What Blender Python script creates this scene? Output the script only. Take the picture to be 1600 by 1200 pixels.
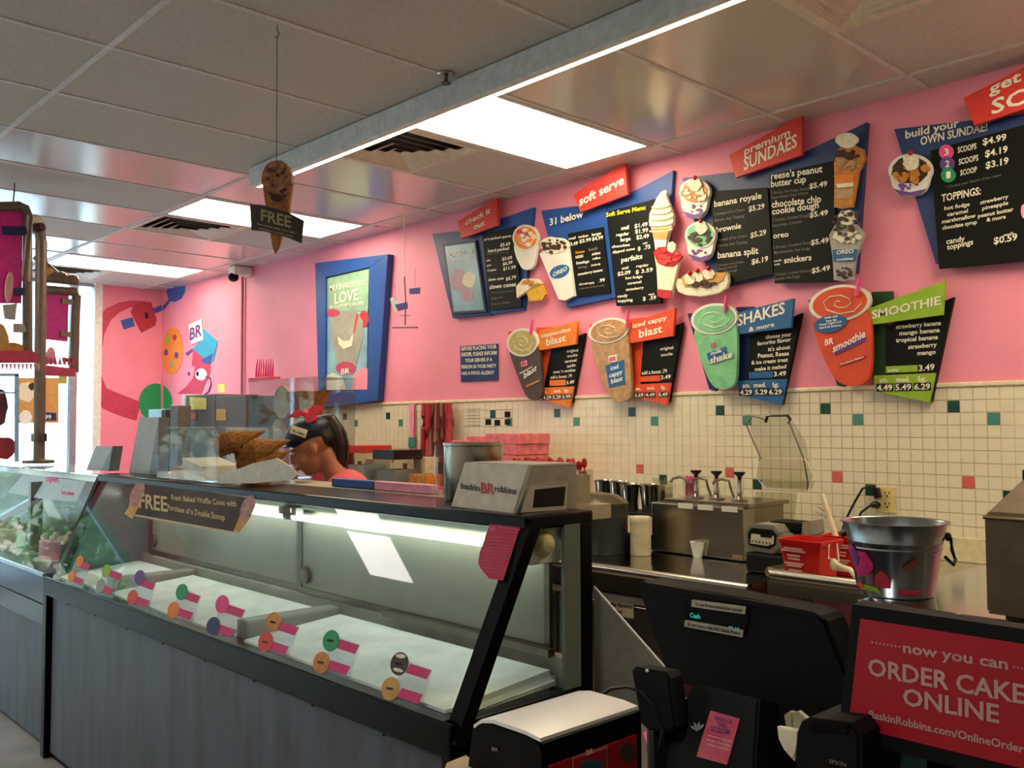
import bpy, bmesh, math, random
from mathutils import Vector, Matrix
random.seed(7)
for o in list(bpy.data.objects): bpy.data.objects.remove(o)
SC = bpy.context.scene
# ---------------------------------------------------------------- camera
H = 1.46                       # eye height of the photographer
F = 1444.5                     # focal length in pixels of a 1600 px wide frame
YAW, PITCH, ROLL = -0.8156, 0.0447, -0.0033
_f = Vector((math.cos(PITCH)*math.sin(YAW), math.cos(PITCH)*math.cos(YAW), math.sin(PITCH)))
_r = Vector((math.cos(YAW), -math.sin(YAW), 0)); _u = _r.cross(_f)
CR = math.cos(ROLL)*_r + math.sin(ROLL)*_u
CU = -math.sin(ROLL)*_r + math.cos(ROLL)*_u
CAM = Vector((0, 0, H))
cd = bpy.data.cameras.new('camera'); cam = bpy.data.objects.new('camera', cd); SC.collection.objects.link(cam)
cd.sensor_width = 36; cd.lens = F*36/1600; cd.clip_start = .05
m = Matrix((CR, CU, -_f)).transposed().to_4x4(); m.translation = CAM
cam.matrix_world = m; SC.camera = cam
# ---------------------------------------------------------------- world, exposure
w = bpy.data.worlds.new('world'); SC.world = w; w.use_nodes = True
bg = w.node_tree.nodes['Background']; bg.inputs[0].default_value = (.70, .88, 1, 1); bg.inputs[1].default_value = 9.0
SC.view_settings.view_transform = 'Standard'; SC.view_settings.look = 'None'
SC.view_settings.exposure = 0.55; SC.view_settings.gamma = 1; SC.view_settings.use_curve_mapping = False
PANEL_KITCHEN = 9.5; PANEL_SHOP = 8.0
# ---------------------------------------------------------------- measured scene sizes
W = 3.77          # menu wall plane y
XF = -9.12        # street facade plane x
CEIL = H + 1.362
XE = -1.61        # right end of the dipping case
ZT = 1.24         # top of the dipping case
# ---------------------------------------------------------------- helpers
def lin(c): return tuple(((v/255+.055)/1.055)**2.4 if v/255 > .04045 else v/255/12.92 for v in c)
_mats = {}
def mat(name, c, rough=.5, metal=0., noise=.06, scale=30., bump=0., bscale=200., emit=None, es=1., alpha=1., spec=.5, coat=0., stretch=None, c2=None):
    if name in _mats: return _mats[name]
    m = bpy.data.materials.new(name); m.use_nodes = True; nt = m.node_tree; N = nt.nodes; L = nt.links
    b = N['Principled BSDF']; col = lin(c)
    tc = N.new('ShaderNodeTexCoord'); src = tc.outputs['Object']
    if stretch:
        mp = N.new('ShaderNodeMapping'); mp.inputs['Scale'].default_value = stretch; L.new(src, mp.inputs[0]); src = mp.outputs[0]
    nz = N.new('ShaderNodeTexNoise'); nz.inputs['Scale'].default_value = scale; nz.inputs['Detail'].default_value = 3; L.new(src, nz.inputs['Vector'])
    mx = N.new('ShaderNodeMix'); mx.data_type = 'RGBA'
    d = lin(c2) if c2 else tuple(v*(1-noise*2.5) for v in col)
    mx.inputs[6].default_value = (*d, 1); mx.inputs[7].default_value = (*(col if c2 else tuple(min(1, v*(1+noise)) for v in col)), 1)
    rp = N.new('ShaderNodeMapRange'); rp.inputs[1].default_value = .3; rp.inputs[2].default_value = .7
    L.new(nz.outputs[0], rp.inputs[0]); L.new(rp.outputs[0], mx.inputs[0]); L.new(mx.outputs[2], b.inputs['Base Color'])
    b.inputs['Roughness'].default_value = rough; b.inputs['Metallic'].default_value = metal
    b.inputs['Specular IOR Level'].default_value = spec; b.inputs['Coat Weight'].default_value = coat; b.inputs['Coat Roughness'].default_value = .08
    if alpha < 1: b.inputs['Alpha'].default_value = alpha
    if bump:
        n2 = N.new('ShaderNodeTexNoise'); n2.inputs['Scale'].default_value = bscale; L.new(src, n2.inputs['Vector'])
        bp = N.new('ShaderNodeBump'); bp.inputs['Strength'].default_value = bump; bp.inputs['Distance'].default_value = .01
        L.new(n2.outputs[0], bp.inputs['Height']); L.new(bp.outputs[0], b.inputs['Normal'])
    if emit:
        b.inputs['Emission Color'].default_value = (*lin(emit), 1); b.inputs['Emission Strength'].default_value = es
    _mats[name] = m; return m
def glassm(name, tint=(235, 245, 240), rough=.02, fac=1.0, ior=1.45):
    if name in _mats: return _mats[name]
    m = bpy.data.materials.new(name); m.use_nodes = True; nt = m.node_tree; N = nt.nodes; L = nt.links
    N.remove(N['Principled BSDF']); out = N['Material Output']
    t = N.new('ShaderNodeBsdfTransparent'); t.inputs[0].default_value = (*lin(tint), 1)
    g = N.new('ShaderNodeBsdfGlossy'); g.inputs['Roughness'].default_value = rough; g.inputs[0].default_value = (1, 1, 1, 1)
    lw = N.new('ShaderNodeLayerWeight'); lw.inputs[0].default_value = .5           # Schlick: .04 + .96*(1-cos)^5, same from both sides
    pw = N.new('ShaderNodeMath'); pw.operation = 'POWER'; pw.inputs[1].default_value = 5.; L.new(lw.outputs['Facing'], pw.inputs[0])
    mu = N.new('ShaderNodeMath'); mu.operation = 'MULTIPLY_ADD'; mu.inputs[1].default_value = .96*fac; mu.inputs[2].default_value = .04*fac; mu.use_clamp = True; L.new(pw.outputs[0], mu.inputs[0])
    mx = N.new('ShaderNodeMixShader'); L.new(mu.outputs[0], mx.inputs[0]); L.new(t.outputs[0], mx.inputs[1]); L.new(g.outputs[0], mx.inputs[2])
    L.new(mx.outputs[0], out.inputs[0]); _mats[name] = m; return m
def ray(px, py):
    return (_f + CR*((px-800)/F) - CU*((py-600)/F))
class Plane:
    def __init__(s, p, n): s.p = Vector(p); s.n = Vector(n).normalized()
    def hit(s, px, py, off=0.):
        d = ray(px, py); q = s.p + s.n*off; t = (q-CAM).dot(s.n)/d.dot(s.n); return CAM + d*t
def PY(Y): return Plane((0, Y, 0), (0, -1, 0))
def PX(X): return Plane((X, 0, 0), (1, 0, 0))
def PZ(z): return Plane((0, 0, z), (0, 0, 1))
WALL = PY(W)
WM = {}
def link(o): SC.collection.objects.link(o)
def tag(o, label=None, cat=None, group=None, kind=None):
    if label: o['label'] = label
    if cat: o['category'] = cat
    if group: o['group'] = group
    if kind: o['kind'] = kind
    return o
def thing(name, label, cat, loc=(0, 0, 0), group=None):
    o = bpy.data.objects.new(name, None); o.location = loc; o.empty_display_size = .05; link(o); WM[o] = Matrix.Translation(Vector(loc))
    return tag(o, label, cat, group)
def chaikin(pts, it=2):
    for _ in range(it):
        o = []
        for a, b in zip(pts, pts[1:]+pts[:1]): o += [(a[0]*.78+b[0]*.22, a[1]*.78+b[1]*.22), (a[0]*.22+b[0]*.78, a[1]*.22+b[1]*.78)]
        pts = o
    return pts
def clampz(o, z):
    for ob in [o]+list(o.children_recursive):
        if ob.type != 'MESH': continue
        dz = z-WM[ob].translation.z
        for v in ob.data.vertices:
            if v.co.z < dz: v.co.z = dz
class B:
    def __init__(s, xf=None): s.bm = bmesh.new(); s.xf = xf
    def _v(s, p):
        p = Vector(p)
        return s.bm.verts.new(s.xf @ p if s.xf else p)
    def faces(s, vs, fs):
        v = [s._v(p) for p in vs]
        for f in fs:
            try: s.bm.faces.new([v[i] for i in f])
            except ValueError: pass
        return s
    def box(s, x0, x1, y0, y1, z0, z1, bev=0., seg=2):
        P = [(x, y, z) for x in (x0, x1) for y in (y0, y1) for z in (z0, z1)]
        v = [s._v(p) for p in P]
        fs = [s.bm.faces.new([v[i] for i in f]) for f in ((0,1,3,2),(4,6,7,5),(0,4,5,1),(2,3,7,6),(0,2,6,4),(1,5,7,3))]
        if bev: bmesh.ops.bevel(s.bm, geom=list({e for f in fs for e in f.edges}), offset=bev, segments=seg, affect='EDGES', profile=.5)
        return s
    def prism(s, pts, d, bev=0., seg=2):          # pts 3-D loop, extruded by vector d
        d = Vector(d); a = [s._v(p) for p in pts]; b = [s._v(Vector(p)+d) for p in pts]; n = len(pts)
        fs = [s.bm.faces.new(a), s.bm.faces.new(list(reversed(b)))]
        for i in range(n): fs.append(s.bm.faces.new([a[(i+1) % n], a[i], b[i], b[(i+1) % n]]))
        if bev: bmesh.ops.bevel(s.bm, geom=list({e for f in fs[:1] for e in f.edges}), offset=bev, segments=seg, affect='EDGES')
        return s
    def pp(s, pl, pxs, off=0., thick=.01, bev=0.):  # pixel outline laid on a plane, front at off, thick behind
        return s.prism([pl.hit(x, y, off) for x, y in pxs], -pl.n*thick, bev)
    def lathe(s, c, prof, n=24, ax=None, cap=True):  # prof [(r,z)]
        c = Vector(c); rings = []
        for r, z in prof:
            rings.append([s._v(c + Vector((r*math.cos(2*math.pi*i/n), r*math.sin(2*math.pi*i/n), z))) if not ax else
                          s._v(c + ax @ Vector((r*math.cos(2*math.pi*i/n), r*math.sin(2*math.pi*i/n), z))) for i in range(n)])
        for a, b in zip(rings, rings[1:]):
            for i in range(n): s.bm.faces.new([a[i], a[(i+1) % n], b[(i+1) % n], b[i]])
        if cap:
            if prof[0][0] > 1e-5: s.bm.faces.new(list(reversed(rings[0])))
            if prof[-1][0] > 1e-5: s.bm.faces.new(rings[-1])
        return s
    def tube(s, pts, r, n=8, r1=None):
        pts = [Vector(p) for p in pts]; rings = []; m_ = len(pts)
        for i, p in enumerate(pts):
            t = (pts[min(i+1, m_-1)]-pts[max(i-1, 0)]).normalized()
            a = t.cross(Vector((0, 0, 1)));  a = t.cross(Vector((1, 0, 0))) if a.length < .05 else a
            a.normalize(); b = t.cross(a); rr = r if r1 is None else r + (r1-r)*i/(m_-1)
            rings.append([s._v(p + a*rr*math.cos(2*math.pi*k/n) + b*rr*math.sin(2*math.pi*k/n)) for k in range(n)])
        for a, b in zip(rings, rings[1:]):
            for k in range(n): s.bm.faces.new([a[k], a[(k+1) % n], b[(k+1) % n], b[k]])
        s.bm.faces.new(rings[0]); s.bm.faces.new(list(reversed(rings[-1]))); return s
    def ball(s, c, r, seg=16, rings=10, rot=None):
        c = Vector(c); r = Vector(r) if hasattr(r, '__len__') else Vector((r, r, r)); M_ = rot or Matrix.Identity(3)
        prof = [(math.sin(math.pi*i/rings), -math.cos(math.pi*i/rings)) for i in range(rings+1)]
        top = s._v(c + M_ @ Vector((0, 0, r.z))); bot = s._v(c + M_ @ Vector((0, 0, -r.z))); R = []
        for a, z in prof[1:-1]:
            R.append([s._v(c + M_ @ Vector((r.x*a*math.cos(2*math.pi*k/seg), r.y*a*math.sin(2*math.pi*k/seg), r.z*z))) for k in range(seg)])
        for a, b in zip(R, R[1:]):
            for k in range(seg): s.bm.faces.new([a[k], a[(k+1) % seg], b[(k+1) % seg], b[k]])
        for k in range(seg):
            s.bm.faces.new([bot, R[0][(k+1) % seg], R[0][k]]); s.bm.faces.new([top, R[-1][k], R[-1][(k+1) % seg]])
        return s
    def mesh(s, me, M_=None):
        s.bm.from_mesh(me); return s
    def build(s, name, m=None, parent=None, smooth=False, angle=40, wn=True, mods=None):
        bmesh.ops.recalc_face_normals(s.bm, faces=s.bm.faces)
        me = bpy.data.meshes.new(name)
        vs = [v.co for v in s.bm.verts]
        if parent: T = WM[parent].translation.copy()
        else:
            x = [v.x for v in vs]; y = [v.y for v in vs]; z = [v.z for v in vs]
            T = Vector(((min(x)+max(x))/2, (min(y)+max(y))/2, min(z)))
        s.bm.transform(Matrix.Translation(-T)); s.bm.to_mesh(me); s.bm.free()
        if smooth:
            me.polygons.foreach_set('use_smooth', [True]*len(me.polygons)); me.set_sharp_from_angle(angle=math.radians(angle))
        o = bpy.data.objects.new(name, me); link(o)
        if m:
            for k in (m if isinstance(m, (list, tuple)) else [m]): me.materials.append(k)
        if parent: o.parent = parent; WM[o] = WM[parent].copy()
        else: o.location = T; WM[o] = Matrix.Translation(T)
        return o
# text ---------------------------------------------------------------
_tc = bpy.data.curves.new('lettering_source', 'FONT'); _to = bpy.data.objects.new('lettering_source', _tc); link(_to)
_tcache = {}
def glyphs(body, bold):
    k = (body, bold)
    if k not in _tcache:
        _tc.body = body; _tc.size = 1; _tc.resolution_u = 2; _tc.offset = .022 if bold else .004; _tc.extrude = 0
        dg = bpy.context.evaluated_depsgraph_get(); dg.update()
        me = bpy.data.meshes.new_from_object(_to.evaluated_get(dg))
        vs = [v.co.copy() for v in me.vertices]; fs = [tuple(p.vertices) for p in me.polygons]; bpy.data.meshes.remove(me)
        x0 = min(v.x for v in vs); x1 = max(v.x for v in vs); _tcache[k] = (vs, fs, x0, x1)
    return _tcache[k]
def put_text(b, pl, body, x0, y0, x1, y1, cap, off=.003, bold=True, flat=False):
    vs, fs, a0, a1 = glyphs(body, bold)
    p0 = pl.hit(x0, y0, off); p1 = pl.hit(x1, y1, off); up = pl.hit(x0, y0-cap, off)-p0
    if flat:  # upright letters square to the baseline
        up = up.length*((p1-p0).cross(pl.n)).normalized()*(-1 if ((p1-p0).cross(pl.n)).dot(up) < 0 else 1)
    u = (p1-p0)/(a1-a0); up = up/.70
    b.faces([p0 + u*(v.x-a0) + up*v.y for v in vs], fs)
def letters(pl, parent, m, items, cr=(0, 0, 1), off=.003, bold=True, name='lettering'):
    b = B(); ox, oy, s = cr
    for it in items:
        t, x0, y0, x1, y1, cap = it[:6]
        put_text(b, pl, t, ox+x0/s, oy+y0/s, ox+x1/s, oy+y1/s, cap/s, off, bold)
    return tag(b.build(name, m, parent), kind='stuff')
def ell(cx, cy, rx, ry, ang=0, n=20, a0=0, a1=360):
    A = math.radians(ang); o = []
    for i in range(n):
        t = math.radians(a0+(a1-a0)*i/(n if a1-a0 >= 360 else n-1)); x = rx*math.cos(t); y = ry*math.sin(t)
        o.append((cx + x*math.cos(A)-y*math.sin(A), cy + x*math.sin(A)+y*math.cos(A)))
    return o
def blob(cx, cy, rx, ry, n=22, j=.12, seed=1):
    R = random.Random(seed); return [(cx+(x-cx)*(1+R.uniform(-j, j)), cy+(y-cy)*(1+R.uniform(-j, j))) for x, y in ell(cx, cy, rx, ry, 0, n)]
def cz(cr, pts): return [(cr[0]+x/cr[2], cr[1]+y/cr[2]) for x, y in pts]
def copy_tree(o, parent=None):
    c = o.copy(); link(c); WM[c] = WM[o].copy()
    if parent: c.parent = parent
    for ch in list(o.children): copy_tree(ch, c)
    return c
# ---------------------------------------------------------------- materials
M = {}
def dm(k, *a, **kw): M[k] = mat(k, *a, **kw)
dm('wall_cream', (226, 216, 204), rough=.6)
dm('wall_pink', (250, 150, 176), rough=.55, noise=.03, scale=3, bump=.05, bscale=120)
dm('grout', (224, 210, 178), rough=.9)
dm('tile_cream', (236, 226, 200), rough=.22, noise=.03, scale=14)
dm('tile_green', (22, 72, 62), rough=.22); dm('tile_teal', (74, 142, 126), rough=.22); dm('tile_pink', (216, 106, 98), rough=.22)
dm('trim_cream', (240, 226, 190), rough=.4)
dm('ceil_matte', (205, 200, 192), rough=.95, noise=.04, scale=60, bump=.35, bscale=350)
dm('ceil_gloss', (205, 200, 190), rough=.2, noise=.02, scale=4, bump=.05, bscale=5, spec=1.)
dm('ceil_tee', (214, 212, 210), rough=.5); dm('ceil_gap', (60, 54, 48), rough=.9)
dm('vent_metal', (216, 208, 190), rough=.45); dm('vent_dark', (38, 32, 26), rough=.8)
dm('floor', (168, 160, 150), rough=.35, noise=.1, scale=5)
dm('black', (9, 9, 10), rough=.35, noise=.05); dm('black_matte', (11, 11, 12), rough=.7, spec=.25); dm('black_gloss', (6, 6, 8), rough=.25, spec=.15)
dm('steel', (178, 172, 160), rough=.26, metal=1., noise=.05, scale=8, stretch=(1, 40, 40)); dm('steel_dark', (120, 112, 100), rough=.3, metal=1.)
dm('steel_mirror', (190, 190, 185), rough=.10, metal=1., noise=.03)
dm('laminate', (88, 96, 110), rough=.5, noise=.12, scale=3.5, stretch=(4, 4, .7), c2=(74, 72, 76))
dm('navy', (18, 32, 62), rough=.5); dm('blue', (28, 78, 160), rough=.42, noise=.05, scale=6); dm('blue_dark', (16, 42, 98), rough=.4); dm('blue_deep', (34, 62, 118), rough=.45)
dm('panel_black', (13, 15, 12), rough=.55, noise=.06, scale=8, spec=.2); dm('white', (245, 244, 238), rough=.5); dm('cream', (250, 240, 205), rough=.5)
dm('text_white', (246, 240, 220), rough=.6); dm('text_yellow', (244, 238, 30), rough=.6); dm('text_grey', (130, 122, 108), rough=.6)
dm('red', (222, 58, 52), rough=.42, noise=.03); dm('red_bright', (214, 22, 22), rough=.35); dm('orange', (238, 130, 28), rough=.45); dm('orange_red', (232, 80, 36), rough=.45)
dm('lime', (150, 188, 44), rough=.45); dm('green_dark', (20, 66, 30), rough=.5); dm('shake_blue', (34, 100, 160), rough=.45)
dm('magenta', (214, 30, 110), rough=.45); dm('pink_hot', (240, 60, 140), rough=.4); dm('pink_pale', (244, 160, 186), rough=.5)
dm('straw_pink', (238, 84, 150), rough=.35)
dm('frost', (242, 250, 244), rough=.85, noise=.07, scale=9, bump=.6, bscale=26)
dm('liner', (150, 150, 138), rough=.45, noise=.08, scale=10); dm('door_green', (140, 140, 126), rough=.25, noise=.08, scale=3)
dm('cardboard', (176, 140, 96), rough=.8); dm('grey_box', (108, 98, 96), rough=.6); dm('grey_light', (172, 170, 166), rough=.4); dm('beige', (170, 158, 130), rough=.45)
dm('waffle', (196, 134, 66), rough=.7, noise=.2, scale=40, bump=.7, bscale=90, c2=(150, 86, 34)); dm('wafer', (210, 160, 90), rough=.7)
dm('copper', (122, 106, 92), rough=.4, metal=.35)
dm('skin', (186, 122, 88), rough=.5, noise=.05); dm('hair', (40, 22, 18), rough=.45, noise=.2, scale=40, stretch=(6, 6, .6)); dm('shirt', (232, 96, 110), rough=.8, noise=.04)
dm('bow', (236, 70, 92), rough=.5); dm('jeans', (40, 46, 66), rough=.9); dm('shoe', (20, 20, 22), rough=.5); dm('lips', (170, 76, 72), rough=.5)
dm('choc', (66, 34, 22), rough=.5, noise=.3, scale=60); dm('vanilla', (240, 232, 206), rough=.6, noise=.08, scale=70, bump=.4, bscale=60); dm('caramel', (206, 132, 44), rough=.45, noise=.15, scale=40)
dm('mint', (132, 206, 152), rough=.5, noise=.1, scale=20); dm('coffee', (190, 150, 108), rough=.5, noise=.12, scale=30); dm('latte', (206, 160, 116), rough=.5, noise=.12, scale=30, c2=(168, 116, 76))
dm('mocha', (78, 62, 54), rough=.5, noise=.12, scale=30); dm('straw_red', (204, 40, 36), rough=.4, noise=.2, scale=50); dm('smoothie', (226, 78, 40), rough=.45, noise=.07, scale=14)
dm('cherry', (190, 20, 26), rough=.25); dm('purple', (110, 66, 150), rough=.5); dm('white_cup', (236, 232, 224), rough=.45, noise=.04, scale=12)
dm('mural_rose', (206, 66, 98), rough=.55); dm('mural_red', (190, 50, 66), rough=.55); dm('mural_blue', (52, 92, 176), rough=.55); dm('mural_orange', (244, 150, 60), rough=.55)
dm('mural_green', (34, 156, 92), rough=.55); dm('mural_cyan', (52, 164, 206), rough=.55); dm('mural_purple', (120, 60, 140), rough=.55)
dm('poster_sky', (150, 190, 210), rough=.35, noise=.15, scale=5); dm('poster_grey', (166, 164, 150), rough=.4, noise=.1, scale=12); dm('poster_green', (150, 190, 160), rough=.35, noise=.12, scale=7)
dm('paper', (236, 232, 220), rough=.8, noise=.02); dm('yellow_note', (238, 226, 120), rough=.8); dm('outlet', (226, 206, 140), rough=.4)
dm('banner', (226, 40, 150), rough=.5); dm('tarp', (70, 120, 116), rough=.6); dm('alu', (188, 196, 204), rough=.3, metal=.8)
dm('tube_light', (255, 255, 255), emit=(244, 252, 240), es=8.5); dm('lens_kitchen', (255, 255, 255), emit=(255, 236, 196), es=PANEL_KITCHEN)
dm('lens_shop', (255, 255, 255), emit=(255, 248, 240), es=PANEL_SHOP); dm('strip_led', (255, 255, 255), emit=(255, 236, 180), es=6.)
dm('screen_glow', (10, 30, 30), emit=(60, 190, 180), es=.5)
dm('sunlit', (226, 228, 230), rough=.8); dm('asphalt', (120, 120, 122), rough=.9)
M['glass'] = glassm('case_glass', (242, 248, 243), fac=1.1); M['acrylic'] = glassm('acrylic', (244, 244, 244), fac=.75); M['window'] = glassm('window_glass', (240, 250, 252))
M['plastic_clear'] = glassm('plastic_clear', (238, 238, 230), rough=.12, fac=1.5); M['card_clear'] = glassm('clear_card', (246, 246, 250), rough=.2, fac=1.5)
M['case_door'] = glassm('door_glass', (150, 176, 170), rough=.06, fac=1.6)
# ================================================================ ROOM
XR, YB = 3.0, -3.7
def struct(b, name, m, parent=None, **k): return tag(b.build(name, m, parent, **k), kind='structure') if not parent else b.build(name, m, parent, **k)
struct(B().box(XF, XR, YB, W, -.1, 0), 'floor', M['floor'])
wb = struct(B().box(XF-.15, XR+.1, W, W+.15, 0, 3.1), 'wall_back', M['wall_pink'])
struct(B().box(XR, XR+.15, YB-.1, W, 0, 3.1), 'wall_right', M['wall_cream'])
struct(B().box(XF-.15, XR, YB-.15, YB, 0, 3.1), 'wall_front', M['wall_cream'])
YD = 3.19   # where the pink end wall stops and the shop window begins
wl = struct(B().box(XF-.15, XF, YD, W, 0, 3.1), 'wall_left', M['wall_pink'])
struct(B().box(XF-.12, XF+.01, YD-.07, YD, 0, CEIL), 'trim_1', M['white'])
# street facade: mullions and panes
wn = struct(B().box(XF-.1, XF-.02, YB, YD-.07, 0, .12).box(XF-.1, XF-.02, 1.8, YD-.07, CEIL-.03, 3.1).box(XF-.1, XF-.02, YB, 1.8, 2.25, 2.32), 'window_1', M['alu'])
struct(B().box(XF-.15, XF, YB, 1.8, 2.32, 3.1), 'glare_block_wall', M['wall_pink'])  # unseen header wall, added to keep window glare off the case glass
ys = [YB, -2.6, -1.5, -.4, .7, 1.8, 2.95, YD-.07]
for y in ys[1:-1]: B().box(XF-.1, XF-.02, y-.03, y+.03, .12, CEIL-.03 if y > 1.7 else 2.25).build('mullion', M['alu'], wn)
for a, c in zip(ys, ys[1:]): B().box(XF-.065, XF-.055, a+.03, c-.03, .12, CEIL-.03 if a > 1.7 else 2.25).build('pane', M['window'], wn)
# pavement and added building across the street
tag(B().box(XF-14, XF-.16, -14, 14, -.12, -.02).build('pavement', M['asphalt']), kind='structure')
# across the parking lot (mirrored in the case glass): low building added to dim the mirrored sky, and trees
bd = thing('added_building', 'unseen low tan building added across the car park to dim the mirrored sky', 'building', (-26, -12, -.02)); B().box(-30, -24, -34, 4.0, -.02, 5.4).build('walls', mat('stucco', (150, 132, 112), rough=.9), bd); B().box(-30.3, -23.7, -34.3, 4.3, 5.4, 6.0).build('roof', mat('roof_grey', (90, 86, 84), rough=.8), bd)
for k in range(6): B().box(-24.05, -23.98, -32+k*6, -28+k*6, .3, 2.7).build('shop_window', mat('dark_glass', (40, 50, 56), rough=.15), bd)
for k, (tx, ty, th) in enumerate(((-15, -1.6, 5.5), (-17, -5.5, 6.5), (-12.6, .9, 3.2))):
    t = thing('street_tree', ('leafy tree outside nearest the pavement', 'taller leafy tree farther along the car park', 'small leafy tree outside beside the end of the window')[k], 'tree', (tx, ty, -.02), 'trees in the car park')
    B().tube([(tx, ty, -.02), (tx+.1, ty, th*.3), (tx-.05, ty+.1, th*.75)], .13, 8, .05).build('trunk', mat('bark', (80, 62, 48), rough=.9), t); R = random.Random(k); b = B()
    for i in range(1500):
        v = Vector((R.gauss(0, 1), R.gauss(0, 1), R.gauss(0, 1))).normalized()*(R.random()**.4); c = Vector((tx, ty, th*.62))+Vector((v.x*th*.34, v.y*th*.34, v.z*th*.36)); a = Vector((R.uniform(-1, 1), R.uniform(-1, 1), R.uniform(-1, 1))).normalized(); e = a.orthogonal().normalized()
        b.faces([c-a*.13, c+e*.07, c+a*.13, c-e*.07], [(0, 1, 2, 3)])
    tag(b.build('foliage', mat('leaf_green', (70, 98, 46), rough=.6, noise=.3, scale=3), t), kind='stuff')
# ---- tiled dado on the back wall
P_ = .04925; ZTR = H + .157; Z0 = ZTR-.015
tag(B().box(-6.6, XR, W-.012, W, ZTR-.012, ZTR+.006, .004).build('trim_2', M['trim_cream']), kind='structure')
gr = B().box(-6.6, XR, W-.004, W, .9, ZTR-.012).build('grout', M['grout'], wb)
tb = B().box(0, P_-.003, -.0022, 0, -(P_-.003), 0, .0012, 1); tb.build('tile', M['tile_cream'], wb)
t0 = bpy.data.objects['tile']; X0 = -3.111
tmesh = {}
for k in ('tile_cream', 'tile_green', 'tile_teal', 'tile_pink'):
    me = t0.data.copy(); me.transform(Matrix.Translation(WM[wb].translation)); me.materials.clear(); me.materials.append(M[k]); tmesh[k] = me
bpy.data.objects.remove(t0)
def tile_kind(c, r):
    q = c % 11
    if r == 1 and q == 0: return 'tile_green'
    if r == 2 and q == 3: return 'tile_teal'
    if r == 7 and q == 1: return 'tile_pink'
    if r == 8 and q == 4: return 'tile_green'
    return 'tile_cream'
far = B(); acc = {k: B() for k in tmesh}; inst = 0
for c in range(-70, 60):
    for r in range(0, 16):
        x = X0 + c*P_; z = Z0 - r*P_
        if x < -6.55 or x > .6: continue
        k = tile_kind(c, r)
        if r < 12 and 11 < c and x < -1.14 and inst < 300:
            o = bpy.data.objects.new('tile', tmesh[k]); link(o); o.parent = wb; o.location = Vector((x+.0015, W-.004, z-.0015))-WM[wb].translation; inst += 1
            continue
        b = acc[k]; x0, x1, z0, z1 = x+.0015, x+P_-.0015, z-P_+.0015, z-.0015; y = W-.0056
        b.faces([(x0, y, z0), (x1, y, z0), (x1, y, z1), (x0, y, z1), (x0, W-.004, z0), (x1, W-.004, z0), (x1, W-.004, z1), (x0, W-.004, z1)],
                [(0, 1, 2, 3), (0, 4, 5, 1), (3, 2, 6, 7), (0, 3, 7, 4), (1, 5, 6, 2)])
for k, b in acc.items(): tag(b.build('tiles', M[k], wb), kind='stuff')
# ---- ceiling
ce = tag(B().box(XF-.15, XR+.1, YB-.1, W+.1, CEIL+.12, CEIL+.2).build('ceiling', M['ceil_gap']), kind='structure')
XL = [-3.36+.61*k for k in range(-10, 11)]; YL = [3.565-1.19*k for k in range(0, 7)]; YL = [W]+YL
LK = -4
lights = {(0, 1): 'k', (-4, 1): 'k', (-8, 1): 'k', (4, 1): 'k', (LK, 3): 's', (4, 4): 's', (-1, 5): 's'}
vents = {(-1, 1), (-5, 1), (-9, 1), (3, 1)}
def is_gloss(k, j):
    if j <= 1: return k in (1, 2, -2, -3, -6, -7, -9) or (j == 0 and k < 3)
    if j == 2: return k in (-3, -5, -7, -8)
    return False
for i in range(20):
    k = i-10
    for j in range(7):
        y1 = YL[j]; y0 = YL[j+1]; x0 = XL[i]; x1 = XL[i+1]
        if (k, j) == (LK, 3): y0, y1 = .75, YL[3]
        elif (k, j) == (LK, 4): y1 = -.45
        elif (k, j) in lights or (k, j) in vents: continue
        x0 = max(x0, XF)
        b = B().box(x0+.004, x1-.004, y0+.004, y1-(.004 if j else 0), CEIL, CEIL+.02)
        g = is_gloss(k, j); b.build('ceiling_tile', M['ceil_gloss'] if g else M['ceil_matte'], ce)
for x in XL:
    if x > XF: B().box(x-.012, x+.012, YB, W, CEIL-.004, CEIL+.03, .0015, 1).build('tee_bar', M['ceil_tee'], ce)
for y in YL[1:]: B().box(XF, XR, y-.012, y+.012, CEIL-.0045, CEIL+.03, .0015, 1).build('tee_bar', M['ceil_tee'], ce)
LL = {(4, 4): 'ceiling light panel over the till, out of view above the camera', (-1, 5): 'ceiling light panel behind the customers, out of view', (-4, 3): 'ceiling light panel over the customers, mirrored in the case glass', (0, 1): 'bright ceiling light panel beside the beam, above the menu boards', (-4, 1): 'ceiling light panel behind the hanging cone sign', (-8, 1): 'farthest ceiling light panel, above the mural corner', (4, 1): 'ceiling light panel right of the square vent, out at the frame edge'}
for (k, j), t in lights.items():
    x0, x1 = XL[k+10]+.012, XL[k+11]-.012; y0, y1 = YL[j+1]+.012, YL[j]-.012
    if (k, j) == (LK, 3): y0, y1 = -.44, .74
    r = thing('ceiling_light', LL.get((k, j), 'recessed light panel in the ceiling over the customer side'), 'light', ((x0+x1)/2, (y0+y1)/2, CEIL-.004), 'recessed fluorescent ceiling panels')
    B().box(x0, x1, y0, y0+.025, CEIL-.006, CEIL+.05).box(x0, x1, y1-.025, y1, CEIL-.006, CEIL+.05).box(x0, x0+.025, y0+.025, y1-.025, CEIL-.006, CEIL+.05).box(x1-.025, x1, y0+.025, y1-.025, CEIL-.006, CEIL+.05).build('frame', M['ceil_tee'], r)
    B().box(x0+.025, x1-.025, y0+.025, y1-.025, CEIL-.002, CEIL+.01).build('diffuser', M['lens_kitchen' if t == 'k' else 'lens_shop'], r)
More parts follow.
